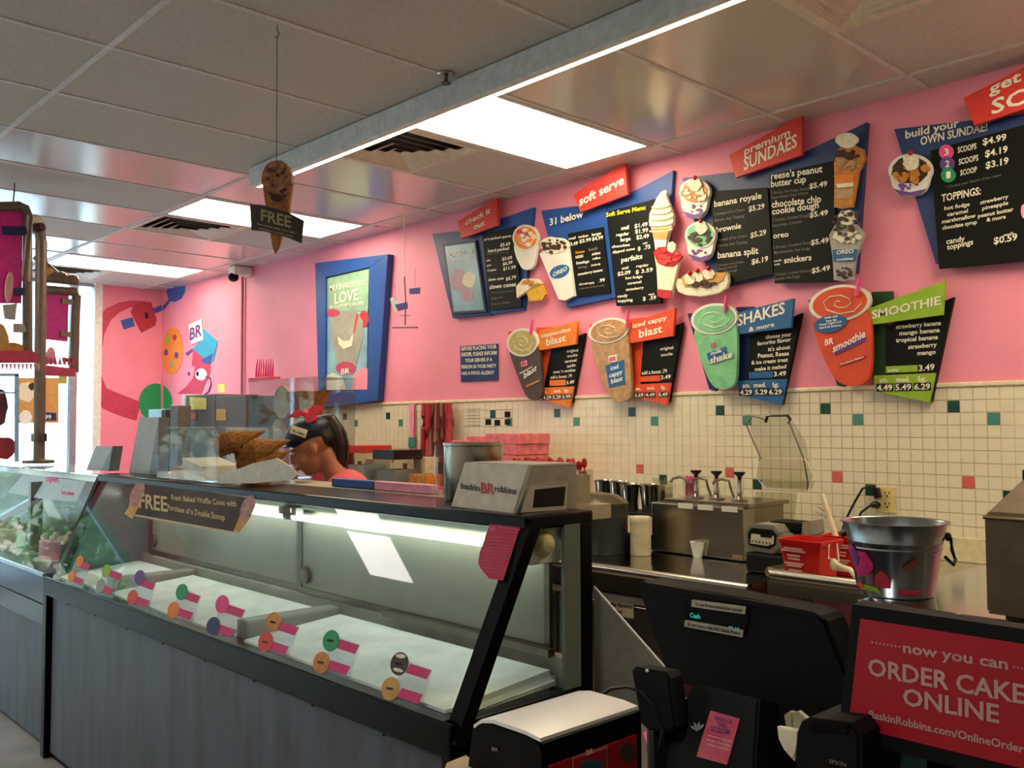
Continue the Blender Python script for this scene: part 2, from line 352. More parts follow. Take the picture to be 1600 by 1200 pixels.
VL = {(-1, 1): 'square louvred ceiling vent between beam and bright light panel', (-5, 1): 'square louvred ceiling vent left of the hanging cone sign', (-9, 1): 'small far ceiling vent near the shop window', (3, 1): 'square ceiling vent cut off by the top right frame edge'}
for (k, j) in vents:
    x0, x1 = XL[k+10]+.012, XL[k+11]-.012; y0 = YL[j+1]+.012; ym = y0+.6
    r = thing('ceiling_vent', VL[(k, j)], 'vent', ((x0+x1)/2, y0+.3, CEIL-.01), 'square ceiling vents')
    B().box(x0, x1, y0, ym, CEIL+.06, CEIL+.07).build('backing', M['vent_dark'], r)
    for q in range(5):
        e = .03+q*.052; xa, xb, ya, yb = x0+e, x1-e, y0+e, ym-e; zb = CEIL-.004-.004*q; zt = zb+.013; s = .036
        def fr(xa, xb, ya, yb, s): return [(xa, ya), (xb, ya), (xb, yb), (xa, yb)], [(xa+s, ya+s), (xb-s, ya+s), (xb-s, yb-s), (xa+s, yb-s)]
        lo, hi = fr(xa, xb, ya, yb, s); b = B(); n = 4
        b.faces([(x, y, zb) for x, y in lo]+[(x, y, zt) for x, y in hi]+[(x, y, zb+.003) for x, y in lo]+[(x, y, zt+.003) for x, y in hi],
                [(a, (a+1) % 4, 4+(a+1) % 4, 4+a) for a in range(4)]+[(8+a, 12+a, 12+(a+1) % 4, 8+(a+1) % 4) for a in range(4)])
        b.build('louvre', M['vent_metal'], r)
    B().box(x0, x1, y0, y0+.03, CEIL-.006, CEIL+.03).box(x0, x1, ym-.03, ym, CEIL-.006, CEIL+.03).box(x0, x0+.03, y0+.03, ym-.03, CEIL-.006, CEIL+.03).box(x1-.03, x1, y0+.03, ym-.03, CEIL-.006, CEIL+.03).build('frame', M['vent_metal'], r)
    B().box(x0, x1, ym+.012, YL[j]-.012, CEIL, CEIL+.02).build('ceiling_tile', M['ceil_matte'], ce)
# ---- beam with light strip
bmx = thing('light_valance', 'long pale blue grey ceiling valance with a glowing lower edge', 'beam', (-3, 2.31, CEIL-.11))
B().box(-4.44, XR, 2.29, 2.325, CEIL-.105, CEIL-.004, .004).build('fascia', mat('fascia_grey', (222, 230, 232), rough=.45), bmx)
B().box(-4.44, XR, 2.325, 2.375, CEIL-.085, CEIL-.004).build('channel', M['ceil_tee'], bmx)
B().box(-4.43, XR, 2.326, 2.350, CEIL-.104, CEIL-.086).build('light_strip', M['strip_led'], bmx)
# sprinkler, hooks, camera, conduit
p = PZ(CEIL-.004).hit(697, 116)
s = thing('sprinkler', 'small brass ceiling sprinkler left of the beam', 'sprinkler', p)
B().lathe(p, [(.035, 0), (.03, -.006), (.012, -.008)]).build('rosette', M['steel'], s); B().lathe(p, [(.008, -.006), (.008, -.03), (.02, -.034), (.02, -.037)]).build('head', M['steel_dark'], s)
con = tag(B().tube([WALL.hit(379, 426, .02), WALL.hit(378, 600, .02), WALL.hit(378, 600, .02)-Vector((0, 0, .5))], .012).build('conduit', mat('conduit_rose', (168, 92, 104), rough=.5)), 'rose painted conduit running down the wall below the security camera', 'pipe')
cp = WALL.hit(370, 424, .12)
sc = thing('security_camera', 'white dome security camera in the wall ceiling corner', 'camera', cp)
B().box(cp.x-.05, cp.x+.05, cp.y-.05, cp.y+.12, CEIL-.08, CEIL-.004, .01).build('housing', M['white'], sc); B().ball((cp.x, cp.y-.03, CEIL-.1), (.045, .045, .04)).build('dome', M['black_gloss'], sc)
# ================================================================ WALL BOARDS
c4 = (660, 230, 4.137); c5 = (920, 230, 4.444); c6 = (1130, 160, 4.); c7 = (1360, 80, 3.333); c8 = (700, 460, 4.21); c9 = (1060, 430, 3.636)
def board(name, label, cat, px, group=None): return thing(name, label, cat, WALL.hit(*px), group)
def plate(par, name, m, pts, off, th=.012, cr=None, bev=0):
    return B().pp(WALL, cz(cr, pts) if cr else pts, off, th, bev).build(name, M[m], par)
def photo_cup(par, top, body, liq, bod, off, straw=None, th=.02, rim='white_cup', label=None, extra=None, name='cup_cutout'):
    """printed cup cut-out: body, rim, surface of the drink, straw."""
    cx, cy, rx, ry, an = top
    c = B().pp(WALL, chaikin(body), off, th, .001).build(name, M[bod], par)
    if label: c['label'] = label
    B().pp(WALL, ell(cx, cy, rx, ry, an, 28), off+.003, th).build('rim', M[rim], c)
    B().pp(WALL, ell(cx, cy, rx*.88, ry*.85, an, 28), off+.006, th).build('drink', mat('froth_olive', (190, 176, 112), rough=.6, noise=.1) if liq == 'froth' else M[liq], c)
    B().tube([WALL.hit(x, y, off+.0065) for x, y in [(cx+rx*.7*(1-t/16)*math.cos(t*.8), cy+ry*.68*(1-t/16)*math.sin(t*.8)) for t in range(15)]], .0025, 5).build('swirl', M['vanilla'], c)
    if straw:
        (x0, y0), (x1, y1) = straw; B().tube([WALL.hit(x0, y0, off+.012), WALL.hit(x1, y1, off+.012)], .009, 8).build('straw', M['straw_pink'], c)
    return c
def scraps(par, name, m, cx, cy, rx, ry, n, sz, off, seed, th=.004):
    R = random.Random(seed); b = B()
    for i in range(n):
        a = R.uniform(0, 6.28); q = R.uniform(0, 1)**.5; s_ = sz*R.uniform(.6, 1.3)
        b.pp(WALL, blob(cx+rx*q*math.cos(a), cy+ry*q*math.sin(a), s_, s_*.8, 7, .25, R.random()), off+R.uniform(0, .002), th)
    return tag(b.build(name, M[m], par), kind='stuff')
# -- board 1: check it out
b1 = board('menu_board', 'blue menu board with red check it out plaque, leftmost of the upper row', 'menu board', (752, 430), 'upper row of menu boards')
plate(b1, 'backing', 'blue_deep', [(675, 365), (753, 358), (766, 492), (707, 497)], .03, .03, bev=.002)
plate(b1, 'backing', 'blue', [(752, 352), (833, 324), (818, 484), (760, 492)], .026, .026, bev=.002)
plate(b1, 'menu_panel', 'panel_black', [(753, 366), (805, 353), (815, 480), (766, 484)], .042, .012, bev=.001)
f = plate(b1, 'poster_frame', 'navy', [(691, 382), (743, 375), (760, 488), (707, 491)], .045, .012, bev=.002)
plate(b1, 'poster', 'poster_sky', [(695, 385), (741, 379), (756, 484), (709, 487)], .047, .004)
fp = B().pp(WALL, blob(716, 438, 13, 17, 20, .05, 3), .0485, .003).pp(WALL, blob(729, 460, 10, 12, 16, .08, 5), .049, .003).build('poster_print', mat('poster_rose', (190, 150, 170), rough=.5), b1)
B().pp(WALL, blob(733, 437, 10, 13, 18, .12, 4), .05, .003).build('poster_print', M['vanilla'], b1)
letters(WALL, b1, M['white'], [('OREO \'N', 172, 712, 318, 685, 30), ('MILK\'N CEREAL', 190, 745, 315, 722, 16)], c4, .052)
plate(b1, 'header_plaque', 'red', [(228, 480), (480, 325), (487, 505), (250, 590)], .075, .02, c4, .001)
letters(WALL, b1, M['text_white'], [('check it', 278, 505, 440, 425, 36), ('out', 332, 532, 402, 503, 34)], c4, .077)
letters(WALL, b1, M['text_white'], [('pre-packed quarts', 400, 603, 575, 580, 16), ('$5.69', 503, 643, 568, 632, 20), ('hand-packed', 425, 680, 560, 662, 20), ('pint', 415, 738, 440, 735, 13), ('$3.69', 515, 733, 580, 722, 20),
  ('quart', 415, 770, 445, 767, 13), ('$6.99', 520, 766, 583, 752, 20), ('1/2 gallon', 420, 803, 478, 797, 13), ('$11.99', 522, 797, 603, 783, 20), ('clown cone', 425, 866, 525, 854, 18), ('$2.79', 540, 862, 605, 848, 20), ('clown cones', 432, 917, 605, 897, 26)], c4, .044)
letters(WALL, b1, M['text_grey'], [('choose any flavor of ice cream', 415, 695, 560, 682, 9), ('order one today or take it home', 445, 945, 590, 932, 9), ('Single 2 for', 445, 985, 522, 975, 14), ('Three for a Dozen', 445, 1022, 565, 1008, 14)], c4, .044, False)
cu = photo_cup(b1, cz(c4, [(665, 585)])[0]+(20, 20.5, 0), cz(c4, [(585, 610), (600, 700), (640, 785), (675, 796), (715, 780), (735, 700), (748, 610)]), 'orange', 'white_cup', .065, label='quart tub cut-out with orange and pink ice cream')
scraps(cu, 'ice_cream', 'vanilla', 820.5, 371, 13, 13, 9, 4.5, .074, 2); scraps(cu, 'ice_cream', 'mural_rose', 820.5, 371, 15, 15, 9, 3.5, .073, 5)
cu = plate(b1, 'cake_cutout', 'text_yellow', [(680, 880), (760, 870), (795, 950), (770, 990), (690, 995), (670, 930)], .06, .02, c4); cu['label'] = 'small cake cut-out in a yellow paper cup'
cu.data.materials[0] = mat('cake_yellow', (232, 178, 30), rough=.5, noise=.1)
plate(cu, 'cake', 'vanilla', [(605, 900), (650, 850), (740, 850), (770, 880), (700, 910), (610, 975)], .066, .02, c4); scraps(cu, 'nuts', 'caramel', 828, 442, 12, 4, 12, 2.6, .07, 8)
# -- board 2: soft serve
b2 = board('menu_board', 'blue menu board with red soft serve plaque and a tall soft serve cone cut-out', 'menu board', (950, 430), 'upper row of menu boards')
plate(b2, 'backing', 'blue', [(845, 329), (946, 316), (966, 464), (886, 481)], .03, .03, bev=.002)
plate(b2, 'backing', 'blue', [(943, 323), (1052, 266), (1040, 440), (960, 466)], .024, .024, bev=.002)
plate(b2, 'menu_panel', 'panel_black', [(887, 365), (941.5, 354.5), (953.5, 457), (902, 464)], .042, .01)
plate(b2, 'menu_panel', 'panel_black', [(947, 331), (1030, 309), (1033, 474), (963, 478)], .046, .016, bev=.001)
plate(b2, 'header_plaque', 'red', [(895.5, 304), (976.5, 252.5), (980.5, 304), (907, 331.5)], .075, .02, bev=.001)
letters(WALL, b2, M['text_white'], [('soft serve', 905, 322, 975, 287, 14)], off=.077)
letters(WALL, b2, M['text_white'], [('31 below', 822, 507, 1040, 452, 44), ('small', 945, 600, 990, 592, 16), ('medium', 1008, 588, 1072, 577, 16), ('large', 1095, 575, 1155, 563, 18), ('$3.49', 940, 640, 1005, 630, 22), ('$3.99', 1015, 620, 1090, 607, 22), ('$4.99', 1097, 605, 1168, 592, 22),
  ('REESES', 990, 720, 1040, 710, 16), ('snickers', 1095, 700, 1150, 690, 18), ('Butterfinger', 995, 758, 1080, 745, 18), ('m&m', 1100, 728, 1150, 720, 14), ('chocolate chip', 1090, 770, 1150, 760, 14), ('strawberry banana', 1005, 830, 1165, 800, 16), ('add an extra topping', 1012, 893, 1110, 880, 14), ('.99', 1140, 873, 1180, 868, 22)], c4, .044)
letters(WALL, b2, mat('caramel_text', (226, 152, 30)), [('Reeses', 990, 690, 1048, 680, 18)], c4, .044)
letters(WALL, b2, M['text_grey'], [('heath', 1075, 672, 1130, 660, 18), ('cookie dough', 1005, 785, 1065, 778, 16), ('or blend with your favorite topping', 1012, 920, 1180, 895, 9)], c4, .044)
letters(WALL, b2, M['text_yellow'], [('Soft Serve Menu', 120, 485, 393, 432, 30)], c5, .048)
letters(WALL, b2, M['text_white'], [('small', 225, 575, 278, 567, 26), ('$1.49', 318, 562, 408, 547, 28), ('regular', 190, 620, 280, 608, 22), ('$1.99', 322, 600, 412, 588, 28), ('large', 220, 655, 290, 645, 24), ('$2.49', 330, 640, 418, 628, 28),
  ('chocolate', 160, 700, 285, 685, 18), ('dipped cone', 165, 738, 320, 712, 18), ('add', 375, 675, 405, 670, 14), ('$  .75', 340, 718, 428, 702, 26), ('parfaits', 225, 800, 372, 772, 34), ('small', 230, 850, 275, 843, 18), ('regular', 330, 835, 415, 825, 18), ('$2.09', 200, 893, 290, 880, 26), ('$ 3.59', 325, 880, 445, 862, 26),
  ('hot fudge', 255, 918, 372, 905, 18), ('caramel', 268, 955, 365, 942, 18), ('strawberry', 258, 998, 382, 982, 18), ('candy', 198, 1045, 270, 1038, 20), ('topping', 200, 1078, 305, 1068, 20), ('each', 415, 1028, 455, 1025, 14), ('$  .59', 375, 1065, 468, 1055, 26)], c5, .048)
cu = plate(b2, 'cup_cutout', 'white_cup', [(755, 690), (880, 985), (925, 990), (980, 960), (935, 610), (850, 600)], .062, .02, c4, .001); cu['label'] = 'tall white cup cut-out topped with cookie crumbs'
plate(cu, 'ice_cream', 'vanilla', blob(866, 383, 22, 13, 24, .1, 3), .066, .02); scraps(cu, 'cookie_crumbs', 'choc', 864, 383, 19, 11, 34, 2.6, .069, 11)
plate(cu, 'badge', 'shake_blue', ell(874, 424, 16, 9.5, -22, 22), .066, .004); letters(WALL, cu, M['white'], [('OREO', 843, 838, 935, 795, 26)], c4, .069)
cu = plate(b2, 'cone_cutout', 'vanilla', [(530, 295), (543, 310), (533, 330), (560, 400), (585, 470), (585, 530), (555, 590), (540, 660), (455, 660), (440, 590), (415, 520), (420, 460), (450, 400), (470, 350), (500, 310)], .07, .02, c5, .002); cu['label'] = 'tall swirled vanilla soft serve cone cut-out'
for q in range(5):
    y = 400+q*42; w_ = 62+q*6-(q > 3)*8
    B().tube([WALL.hit(*cz(c5, [(502-w_*math.cos(t), y+14-18*t/3.14+14*math.sin(t))])[0], .073) for t in [i*.314 for i in range(11)]], .005, 6).build('swirl', M['vanilla'], cu)
plate(cu, 'wafer_cone', 'wafer', [(432, 565), (560, 560), (538, 640), (455, 640)], .076, .01, c5); plate(cu, 'cone_sleeve', 'white_cup', [(452, 640), (540, 640), (530, 715), (462, 715)], .074, .01, c5)
cu = plate(b2, 'parfait_cutout', 'vanilla', [(450, 730), (640, 750), (610, 850), (570, 1040), (520, 1050), (478, 1035), (470, 840)], .082, .02, c5, .002); cu['label'] = 'strawberry parfait cut-out in a clear cup'
plate(cu, 'strawberry_sauce', 'cherry', cz(c5, [(448, 730), (480, 695), (540, 690), (610, 720), (648, 755), (620, 800), (580, 830), (520, 820), (475, 800)]), .086, .01); scraps(cu, 'strawberries', 'red', 1043, 401, 17, 12, 16, 4, .089, 4)
plate(cu, 'whipped_cream', 'vanilla', blob(1049, 386, 6.5, 9, 14, .15, 3), .092, .01); plate(cu, 'strawberry_sauce', 'cherry', [(472, 985), (575, 995), (570, 1040), (520, 1050), (478, 1035)], .086, .006, c5)
# -- board 3: premium sundaes
b3 = board('menu_board', 'blue menu board with red premium sundaes plaque and sundae cup cut-outs', 'menu board', (1200, 360), 'upper row of menu boards')
plate(b3, 'backing', 'blue_deep', [(1066, 278), (1204, 262), (1209, 432), (1112, 452)], .026, .026, bev=.002)
plate(b3, 'backing', 'blue_deep', [(1199, 265), (1354, 191), (1338, 425), (1212, 438)], .03, .03, bev=.002)
plate(b3, 'menu_panel', 'panel_black', [(1109, 299), (1199, 293), (1208, 428), (1124, 447)], .042, .012)
plate(b3, 'menu_panel', 'panel_black', [(1202, 273), (1303, 251), (1308, 440), (1210, 442.5)], .046, .014, bev=.001)
plate(b3, 'header_plaque', 'red', [(1139, 242), (1253, 179), (1253, 242), (1149, 277.5)], .075, .02, bev=.001)
letters(WALL, b3, M['text_white'], [('premium', 132, 328, 418, 207, 46), ('SUNDAES', 128, 425, 462, 275, 78)], c6, .077)
letters(WALL, b3, M['text_white'], [('banana royale', 870, 415, 1200, 355, 42), ('$5.29', 1110, 447, 1220, 425, 36), ('brownie', 885, 592, 1058, 562, 38), ('$5.29', 1122, 630, 1232, 606, 36), ('banana split', 895, 772, 1178, 738, 44), ('$6.19', 1130, 815, 1245, 790, 36)], c5, .044)
letters(WALL, b3, M['text_grey'], [('2 Scoops of Ice Cream,', 872, 475, 1085, 440, 20), ('Banana, Any Topping', 875, 518, 1080, 485, 20), ('2 Scoops of Ice Cream,', 885, 655, 1100, 622, 20), ('Brownie, Any Topping', 890, 695, 1100, 665, 20), ('3 Scoops of Ice Cream,', 898, 830, 1080, 802, 18), ('Banana and any', 900, 855, 1030, 832, 18), ('3 Toppings', 935, 875, 1030, 860, 18)], c5, .044, False)
letters(WALL, b3, M['text_white'], [("reese's peanut", 298, 482, 620, 435, 42), ('butter cup', 298, 530, 518, 498, 40), ('$5.49', 538, 540, 650, 522, 32), ('chocolate chip', 303, 658, 612, 622, 42), ('cookie dough', 305, 702, 597, 660, 40), ('$5.49', 540, 720, 655, 702, 32), ('oreo', 312, 850, 408, 838, 34), ('$5.49', 548, 892, 660, 875, 32),
  ('made', 316, 998, 365, 990, 12), ('with', 318, 1020, 355, 1015, 12), ('snickers', 380, 1005, 552, 985, 36), ('$5.49', 553, 1068, 668, 1048, 32)], c6, .048)
letters(WALL, b3, M['text_grey'], [('2 Scoops, Hot Fudge, Reeses', 300, 575, 535, 545, 18), ('Peanut Butter Cups & Sauce', 302, 605, 530, 572, 18), ('2 Scoops, Cookie Dough', 305, 745, 538, 712, 18), ('Hot Fudge, Caramel', 308, 780, 490, 752, 18), ('2 Scoops, Crushed Oreo', 312, 915, 545, 885, 18), ('Marshmallow, Hot Fudge', 316, 948, 545, 920, 18), ('2 Scoops, Crushed Snickers', 318, 1085, 550, 1058, 18), ('Caramel, Hot Fudge', 320, 1112, 480, 1095, 18)], c6, .048, False)
def sundae(par, cx, cy, rx, ry, drop, off, cream, sauce, label, seed, cherry=True):
    cu = B().pp(WALL, chaikin([(cx-rx, cy-2), (cx-rx*.8, cy+drop*.75), (cx-rx*.45, cy+drop), (cx+rx*.35, cy+drop), (cx+rx*.75, cy+drop*.75), (cx+rx, cy-2)], 1), off, .02, .002).build('cup_cutout', M['white_cup'], par); cu['label'] = label
    B().pp(WALL, ell(cx, cy, rx, ry, -4, 26), off+.003, .02).build('rim', M['white_cup'], cu)
    B().pp(WALL, [(cx-rx*.8, cy+drop*.72), (cx-rx*.45, cy+drop*.98), (cx+rx*.35, cy+drop*.98), (cx+rx*.75, cy+drop*.72), (cx, cy+drop*.86)], off+.003, .004).build('base_band', M['purple'], cu)
    B().pp(WALL, blob(cx, cy, rx*.85, ry*.82, 20, .08, seed), off+.006, .01).build('ice_cream', M[cream], cu)
    scraps(cu, 'sauce', sauce, cx, cy+1, rx*.75, ry*.7, 18, rx*.17, off+.010, seed)
    scraps(cu, 'print_spots', 'purple', cx, cy+drop*.62, rx*.55, drop*.14, 8, rx*.11, off+.002, seed+3, .003)
    B().pp(WALL, blob(cx+1, cy-ry*.55, rx*.38, ry*.55, 16, .14, seed+1), off+.017, .01).build('whipped_cream', M['vanilla'], cu)
    if cherry: B().ball(WALL.hit(cx+1, cy-ry*1.05, off+.018), .011, 10, 8).build('cherry', M['cherry'], cu)
    return cu
sundae(b3, 1085, 300, 24, 21, 41, .062, 'caramel', 'vanilla', 'clear sundae cup cut-out, uppermost beside the panel', 21)
sundae(b3, 1094, 367, 24, 21, 41, .066, 'mint', 'choc', 'brownie sundae cup cut-out with cherry', 22)
cu = plate(b3, 'boat_cutout', 'vanilla', [(595, 945), (610, 910), (700, 925), (900, 890), (945, 865), (965, 880), (970, 930), (955, 980), (900, 1015), (780, 1038), (680, 1030), (620, 1005)], .07, .02, c5, .003); cu['label'] = 'banana split cut-out in a cream boat dish'
plate(cu, 'ice_cream', 'wafer', [(640, 905), (700, 860), (900, 870), (950, 870), (930, 925), (820, 975), (660, 965)], .074, .02, c5)
for q, (x, y) in enumerate(((1078, 436), (1090, 432), (1107, 428))): B().pp(WALL, blob(x, y, 9, 8.5, 14, .15, q), .080, .01).build('whipped_cream', M['vanilla'], cu); B().ball(WALL.hit(x, y-9, .082), .012, 10, 8).build('cherry', M['cherry'], cu)
scraps(cu, 'sauce', 'choc', 1095, 443, 24, 5, 22, 3.2, .078, 5)
cu = plate(b3, 'cup_cutout', 'caramel', [(690, 380), (720, 290), (800, 260), (870, 290), (885, 350), (845, 430), (805, 655), (745, 665), (690, 655), (695, 480)], .066, .02, c6, .002); cu['label'] = 'tall peanut butter sundae cut-out at the right edge'
plate(cu, 'whipped_cream', 'vanilla', blob(1323, 219, 17, 12, 20, .12, 6), .072, .01); scraps(cu, 'sauce', 'choc', 1325, 240, 19, 9, 22, 3.4, .071, 7); scraps(cu, 'ice_cream', 'coffee', 1326, 256, 17, 9, 16, 4, .070, 8)
plate(cu, 'peanut_butter_cup', 'orange', [(692, 455), (810, 450), (815, 500), (700, 515)], .072, .006, c6); plate(cu, 'ice_cream', 'vanilla', [(705, 510), (812, 500), (810, 525), (712, 535)], .073, .006, c6); plate(cu, 'ice_cream', 'coffee', [(695, 545), (815, 535), (805, 600), (695, 605)], .069, .006, c6)
cu = plate(b3, 'cup_cutout', 'grey_light', [(660, 830), (700, 760), (830, 760), (882, 820), (850, 910), (825, 960), (808, 1110), (750, 1118), (690, 1110), (682, 960)], .066, .02, c6, .002); cu['label'] = 'cookie sundae cut-out with a blue band, below the tall one'
plate(cu, 'whipped_cream', 'vanilla', blob(1323, 340, 15, 12, 20, .12, 9), .072, .01); scraps(cu, 'cookie_crumbs', 'choc', 1323, 350, 22, 24, 40, 3, .076, 10); scraps(cu, 'whipped_cream', 'vanilla', 1323, 368, 22, 14, 14, 4.5, .0745, 12)
plate(cu, 'band', 'shake_blue', [(682, 920), (838, 918), (826, 990), (688, 990)], .074, .004, c6); letters(WALL, cu, M['white'], [('OREO', 708, 950, 815, 940, 24), ('cookies', 708, 990, 812, 982, 16)], c6, .077); scraps(cu, 'sauce', 'choc', 1319, 425, 14, 9, 16, 3, .071, 14)
# -- board 4: build your own sundae
b4 = board('menu_board', 'blue menu board for build your own sundae, cut off by the right frame edge', 'menu board', (1530, 320), 'upper row of menu boards')
plate(b4, 'backing', 'blue_deep', [(1397, 201.5), (1640, 174), (1640, 395), (1462, 412)], .026, .026, bev=.002)
plate(b4, 'menu_panel', 'panel_black', [(1454, 235), (1600, 195), (1700, 168), (1690, 400), (1467, 420)], .044, .014, bev=.001)
plate(b4, 'header_plaque', 'red', [(1505.5, 153), (1600, 105), (1760, 24), (1760, 118), (1522, 196)], .08, .02, bev=.001)
letters(WALL, b4, M['text_white'], [('get the', 618, 225, 1000, 60, 56), ('SCOOP', 630, 330, 1200, 130, 76)], c7, .082)
letters(WALL, b4, M['text_white'], [('build your', 182, 455, 462, 392, 40), ('OWN SUNDAE!', 260, 490, 610, 412, 42)], c7, .030)
letters(WALL, b4, M['text_white'], [('SCOOPS', 455, 530, 552, 508, 30), ('$4.99', 585, 490, 708, 462, 34), ('SCOOPS', 460, 592, 562, 568, 30), ('$4.19', 597, 552, 715, 525, 34), ('SCOOP', 468, 648, 555, 628, 28), ('$3.19', 600, 612, 720, 585, 34), ('TOPPINGS:', 370, 785, 575, 745, 38),
  ('hot fudge', 385, 828, 518, 805, 20), ('strawberry', 572, 798, 718, 765, 20), ('caramel', 400, 860, 508, 840, 20), ('pineapple', 582, 828, 718, 798, 20), ('marshmallow', 372, 898, 548, 865, 20), ('peanut butter', 560, 868, 745, 832, 20), ('chocolate syrup', 375, 930, 555, 898, 20), ('& more', 605, 888, 705, 870, 20), ('candy', 395, 1005, 492, 988, 28), ('toppings', 398, 1035, 535, 1005, 28), ('each', 692, 965, 745, 952, 14), ('$0.59', 642, 1005, 765, 982, 34)], c7, .046)
letters(WALL, b4, M['text_grey'], [('* Choose your flavors of ice cream', 392, 715, 680, 650, 14)], c7, .046, False)
for q, (y, k, t) in enumerate(((525, 'straw_pink', '3'), (587, 'purple', '2'), (645, 'mural_green', '1'))):
    d_ = B().pp(WALL, ell(*cz(c7, [(395+q*5, y)])[0], 11.5, 11.5, 0, 22), .048+q*.001, .006).build('price_dot', M[k], b4); letters(WALL, d_, M['white'], [(t, 385+q*5, y+18, 407+q*5, y+14, 34)], c7, .051+q*.001)
sundae(b4, 1422, 266, 34, 26, 40, .062, 'choc', 'caramel', 'sundae cup cut-out with whipped cream and cherry', 31)
B().pp(WALL, blob(1601, 330, 6, 12, 12, .1, 2), .05, .006).build('ice_cream', M['pink_pale'], b4)
# -- lower row
def drinks(label, px, black, strip, head, price, back, cols, cup, straw, htext, ptext, items, cr, name='drink_sign'):
    r = board('drink_sign', label, 'menu sign', px, 'lower row of drink signs')
    for q in back: plate(r, 'backing', cols[2], q, .014, .014)
    plate(r, 'backing', cols[2], strip, .022, .015); plate(r, 'menu_panel', 'panel_black', black, .03, .02, bev=.001)
    plate(r, 'header_plaque', cols[0], head, .06, .016, bev=.001); plate(r, 'price_plate', cols[1], price, .042, .012)
    letters(WALL, r, M['text_white'], htext, cr, .062); letters(WALL, r, M['text_white'], items, cr, .032)
    letters(WALL, r, M['text_white'], ptext, cr, .046)
    pts = [t for t in ptext if t[0][0].isdigit()]
    b = B()
    for t in pts: b.pp(WALL, cz(cr, [(t[1]-4, t[2]+6), (t[3]+4, t[4]+6), (t[3]+4, t[4]-t[5]-6), (t[1]-4, t[2]-t[5]-6)]), .044, .002)
    tag(b.build('price_strips', M['black'], r), kind='stuff')
    return r, photo_cup(r, *cup, .07, straw)
r, c = drinks('small orange drink sign with a dark mocha coloured cup, leftmost lower sign', (870, 570), [(861, 545), (913.5, 520.5), (893, 630), (850, 604)], [(843, 546), (863, 546), (860, 606), (848, 606)], [(841, 517), (903, 501.5), (899.5, 538), (840, 548)], [(847, 606), (896, 603.7), (890, 637), (854, 626)],
  [[(838, 512), (864, 511), (866, 530), (840, 530)], [(794, 518), (812, 516), (808, 540), (798, 540)]], ('orange', 'orange', 'orange_red'), ((816, 535, 24.5, 22, -12), [(793, 542), (802, 570), (822, 622), (835, 626), (848, 621), (846, 580), (840, 532)], 'froth', 'mocha'), ((829, 522), (832, 499)),
  [('cappuccino', 612, 285, 808, 240, 26), ('blast', 645, 338, 775, 305, 44)], [('sm.', 622, 652, 655, 648, 22), ('med.', 695, 648, 742, 643, 22), ('lg.', 765, 640, 795, 638, 22), ('4.29', 626, 690, 678, 688, 22), ('5.29', 690, 688, 742, 685, 22), ('5.99', 752, 684, 806, 682, 22)],
  [('original', 780, 382, 855, 375, 18), ('mocha', 785, 415, 852, 405, 18), ('caramel', 768, 450, 845, 440, 18), ('turtle', 782, 482, 838, 472, 18), ("oreo 'n cookies", 692, 520, 838, 505, 18), ('add a boost .79', 675, 555, 815, 545, 20), ('3.49', 778, 592, 830, 585, 22)], c8)
c['label'] = 'dark mocha cup cut-out with pale green froth'
plate(r, 'mini_strip', 'orange', cz(c8, [(668, 565), (772, 560), (772, 598), (668, 602)]), .033, .003)
letters(WALL, c, M['white'], [('blast', 500, 555, 582, 500, 40), ('cappuccino', 470, 525, 555, 480, 14)], c8, .075); plate(c, 'stripe', 'caramel', cz(c8, [(512, 600), (600, 560), (602, 572), (516, 612)]), .073, .003)
plate(c, 'logo', 'pink_pale', cz(c8, [(478, 445), (515, 432), (520, 468), (482, 478)]), .073, .003); letters(WALL, c, M['magenta'], [('BR', 484, 470, 514, 462, 22)], c8, .075)
r, c = drinks('orange red drink sign with a tall latte coloured cup, second lower sign', (1020, 560), [(1005, 530), (1066, 504), (1045, 628), (1000, 598)], [(983, 535), (1006, 530), (1001, 602), (991, 602)], [(980, 506), (1055, 481), (1051.5, 525), (981.5, 537)], [(988.6, 601), (1048, 598), (1042, 633), (995, 621)],
  [[(980, 499), (1005, 496), (1008, 515), (982, 515)], [(921, 507), (935, 505), (930, 530), (924, 530)]], ('orange_red', 'orange_red', 'orange_red'), ((950.6, 516.5, 32, 19.5, -12), [(919, 522), (935, 580), (955, 624), (970, 629), (988, 622), (984, 560), (980, 510)], 'latte', 'coffee'), ((979, 512), (981, 485)),
  [('iced cappy', 1215, 222, 1440, 165, 30), ('blast', 1255, 285, 1410, 248, 52)], [('sm.', 1235, 632, 1268, 630, 22), ('med.', 1310, 628, 1358, 624, 22), ('lg.', 1402, 620, 1432, 618, 22), ('3.69', 1228, 675, 1285, 672, 22), ('4.49', 1300, 672, 1360, 670, 22), ('5.49', 1385, 670, 1445, 667, 22)],
  [('original', 1395, 368, 1482, 358, 20), ('mocha', 1402, 408, 1478, 398, 20), ('add a boost .79', 1275, 528, 1440, 515, 24), ('3.49', 1400, 560, 1465, 552, 26)], c8)
c['label'] = 'tall latte cup cut-out with a blue label'
plate(r, 'mini_strip', 'orange_red', cz(c8, [(1265, 540), (1395, 532), (1395, 570), (1265, 575)]), .033, .003)
plate(c, 'badge', 'shake_blue', cz(c8, [(1035, 468), (1155, 430), (1165, 590), (1060, 612)]), .073, .003); letters(WALL, c, M['white'], [('iced', 1070, 500, 1120, 485, 28), ('cappy', 1060, 548, 1148, 520, 28), ('blast', 1072, 588, 1148, 565, 30)], c8, .075)
plate(c, 'logo', 'white', cz(c8, [(1055, 405), (1108, 395), (1112, 440), (1060, 450)]), .074, .003); letters(WALL, c, M['magenta'], [('BR', 1062, 440, 1106, 432, 28)], c8, .077)
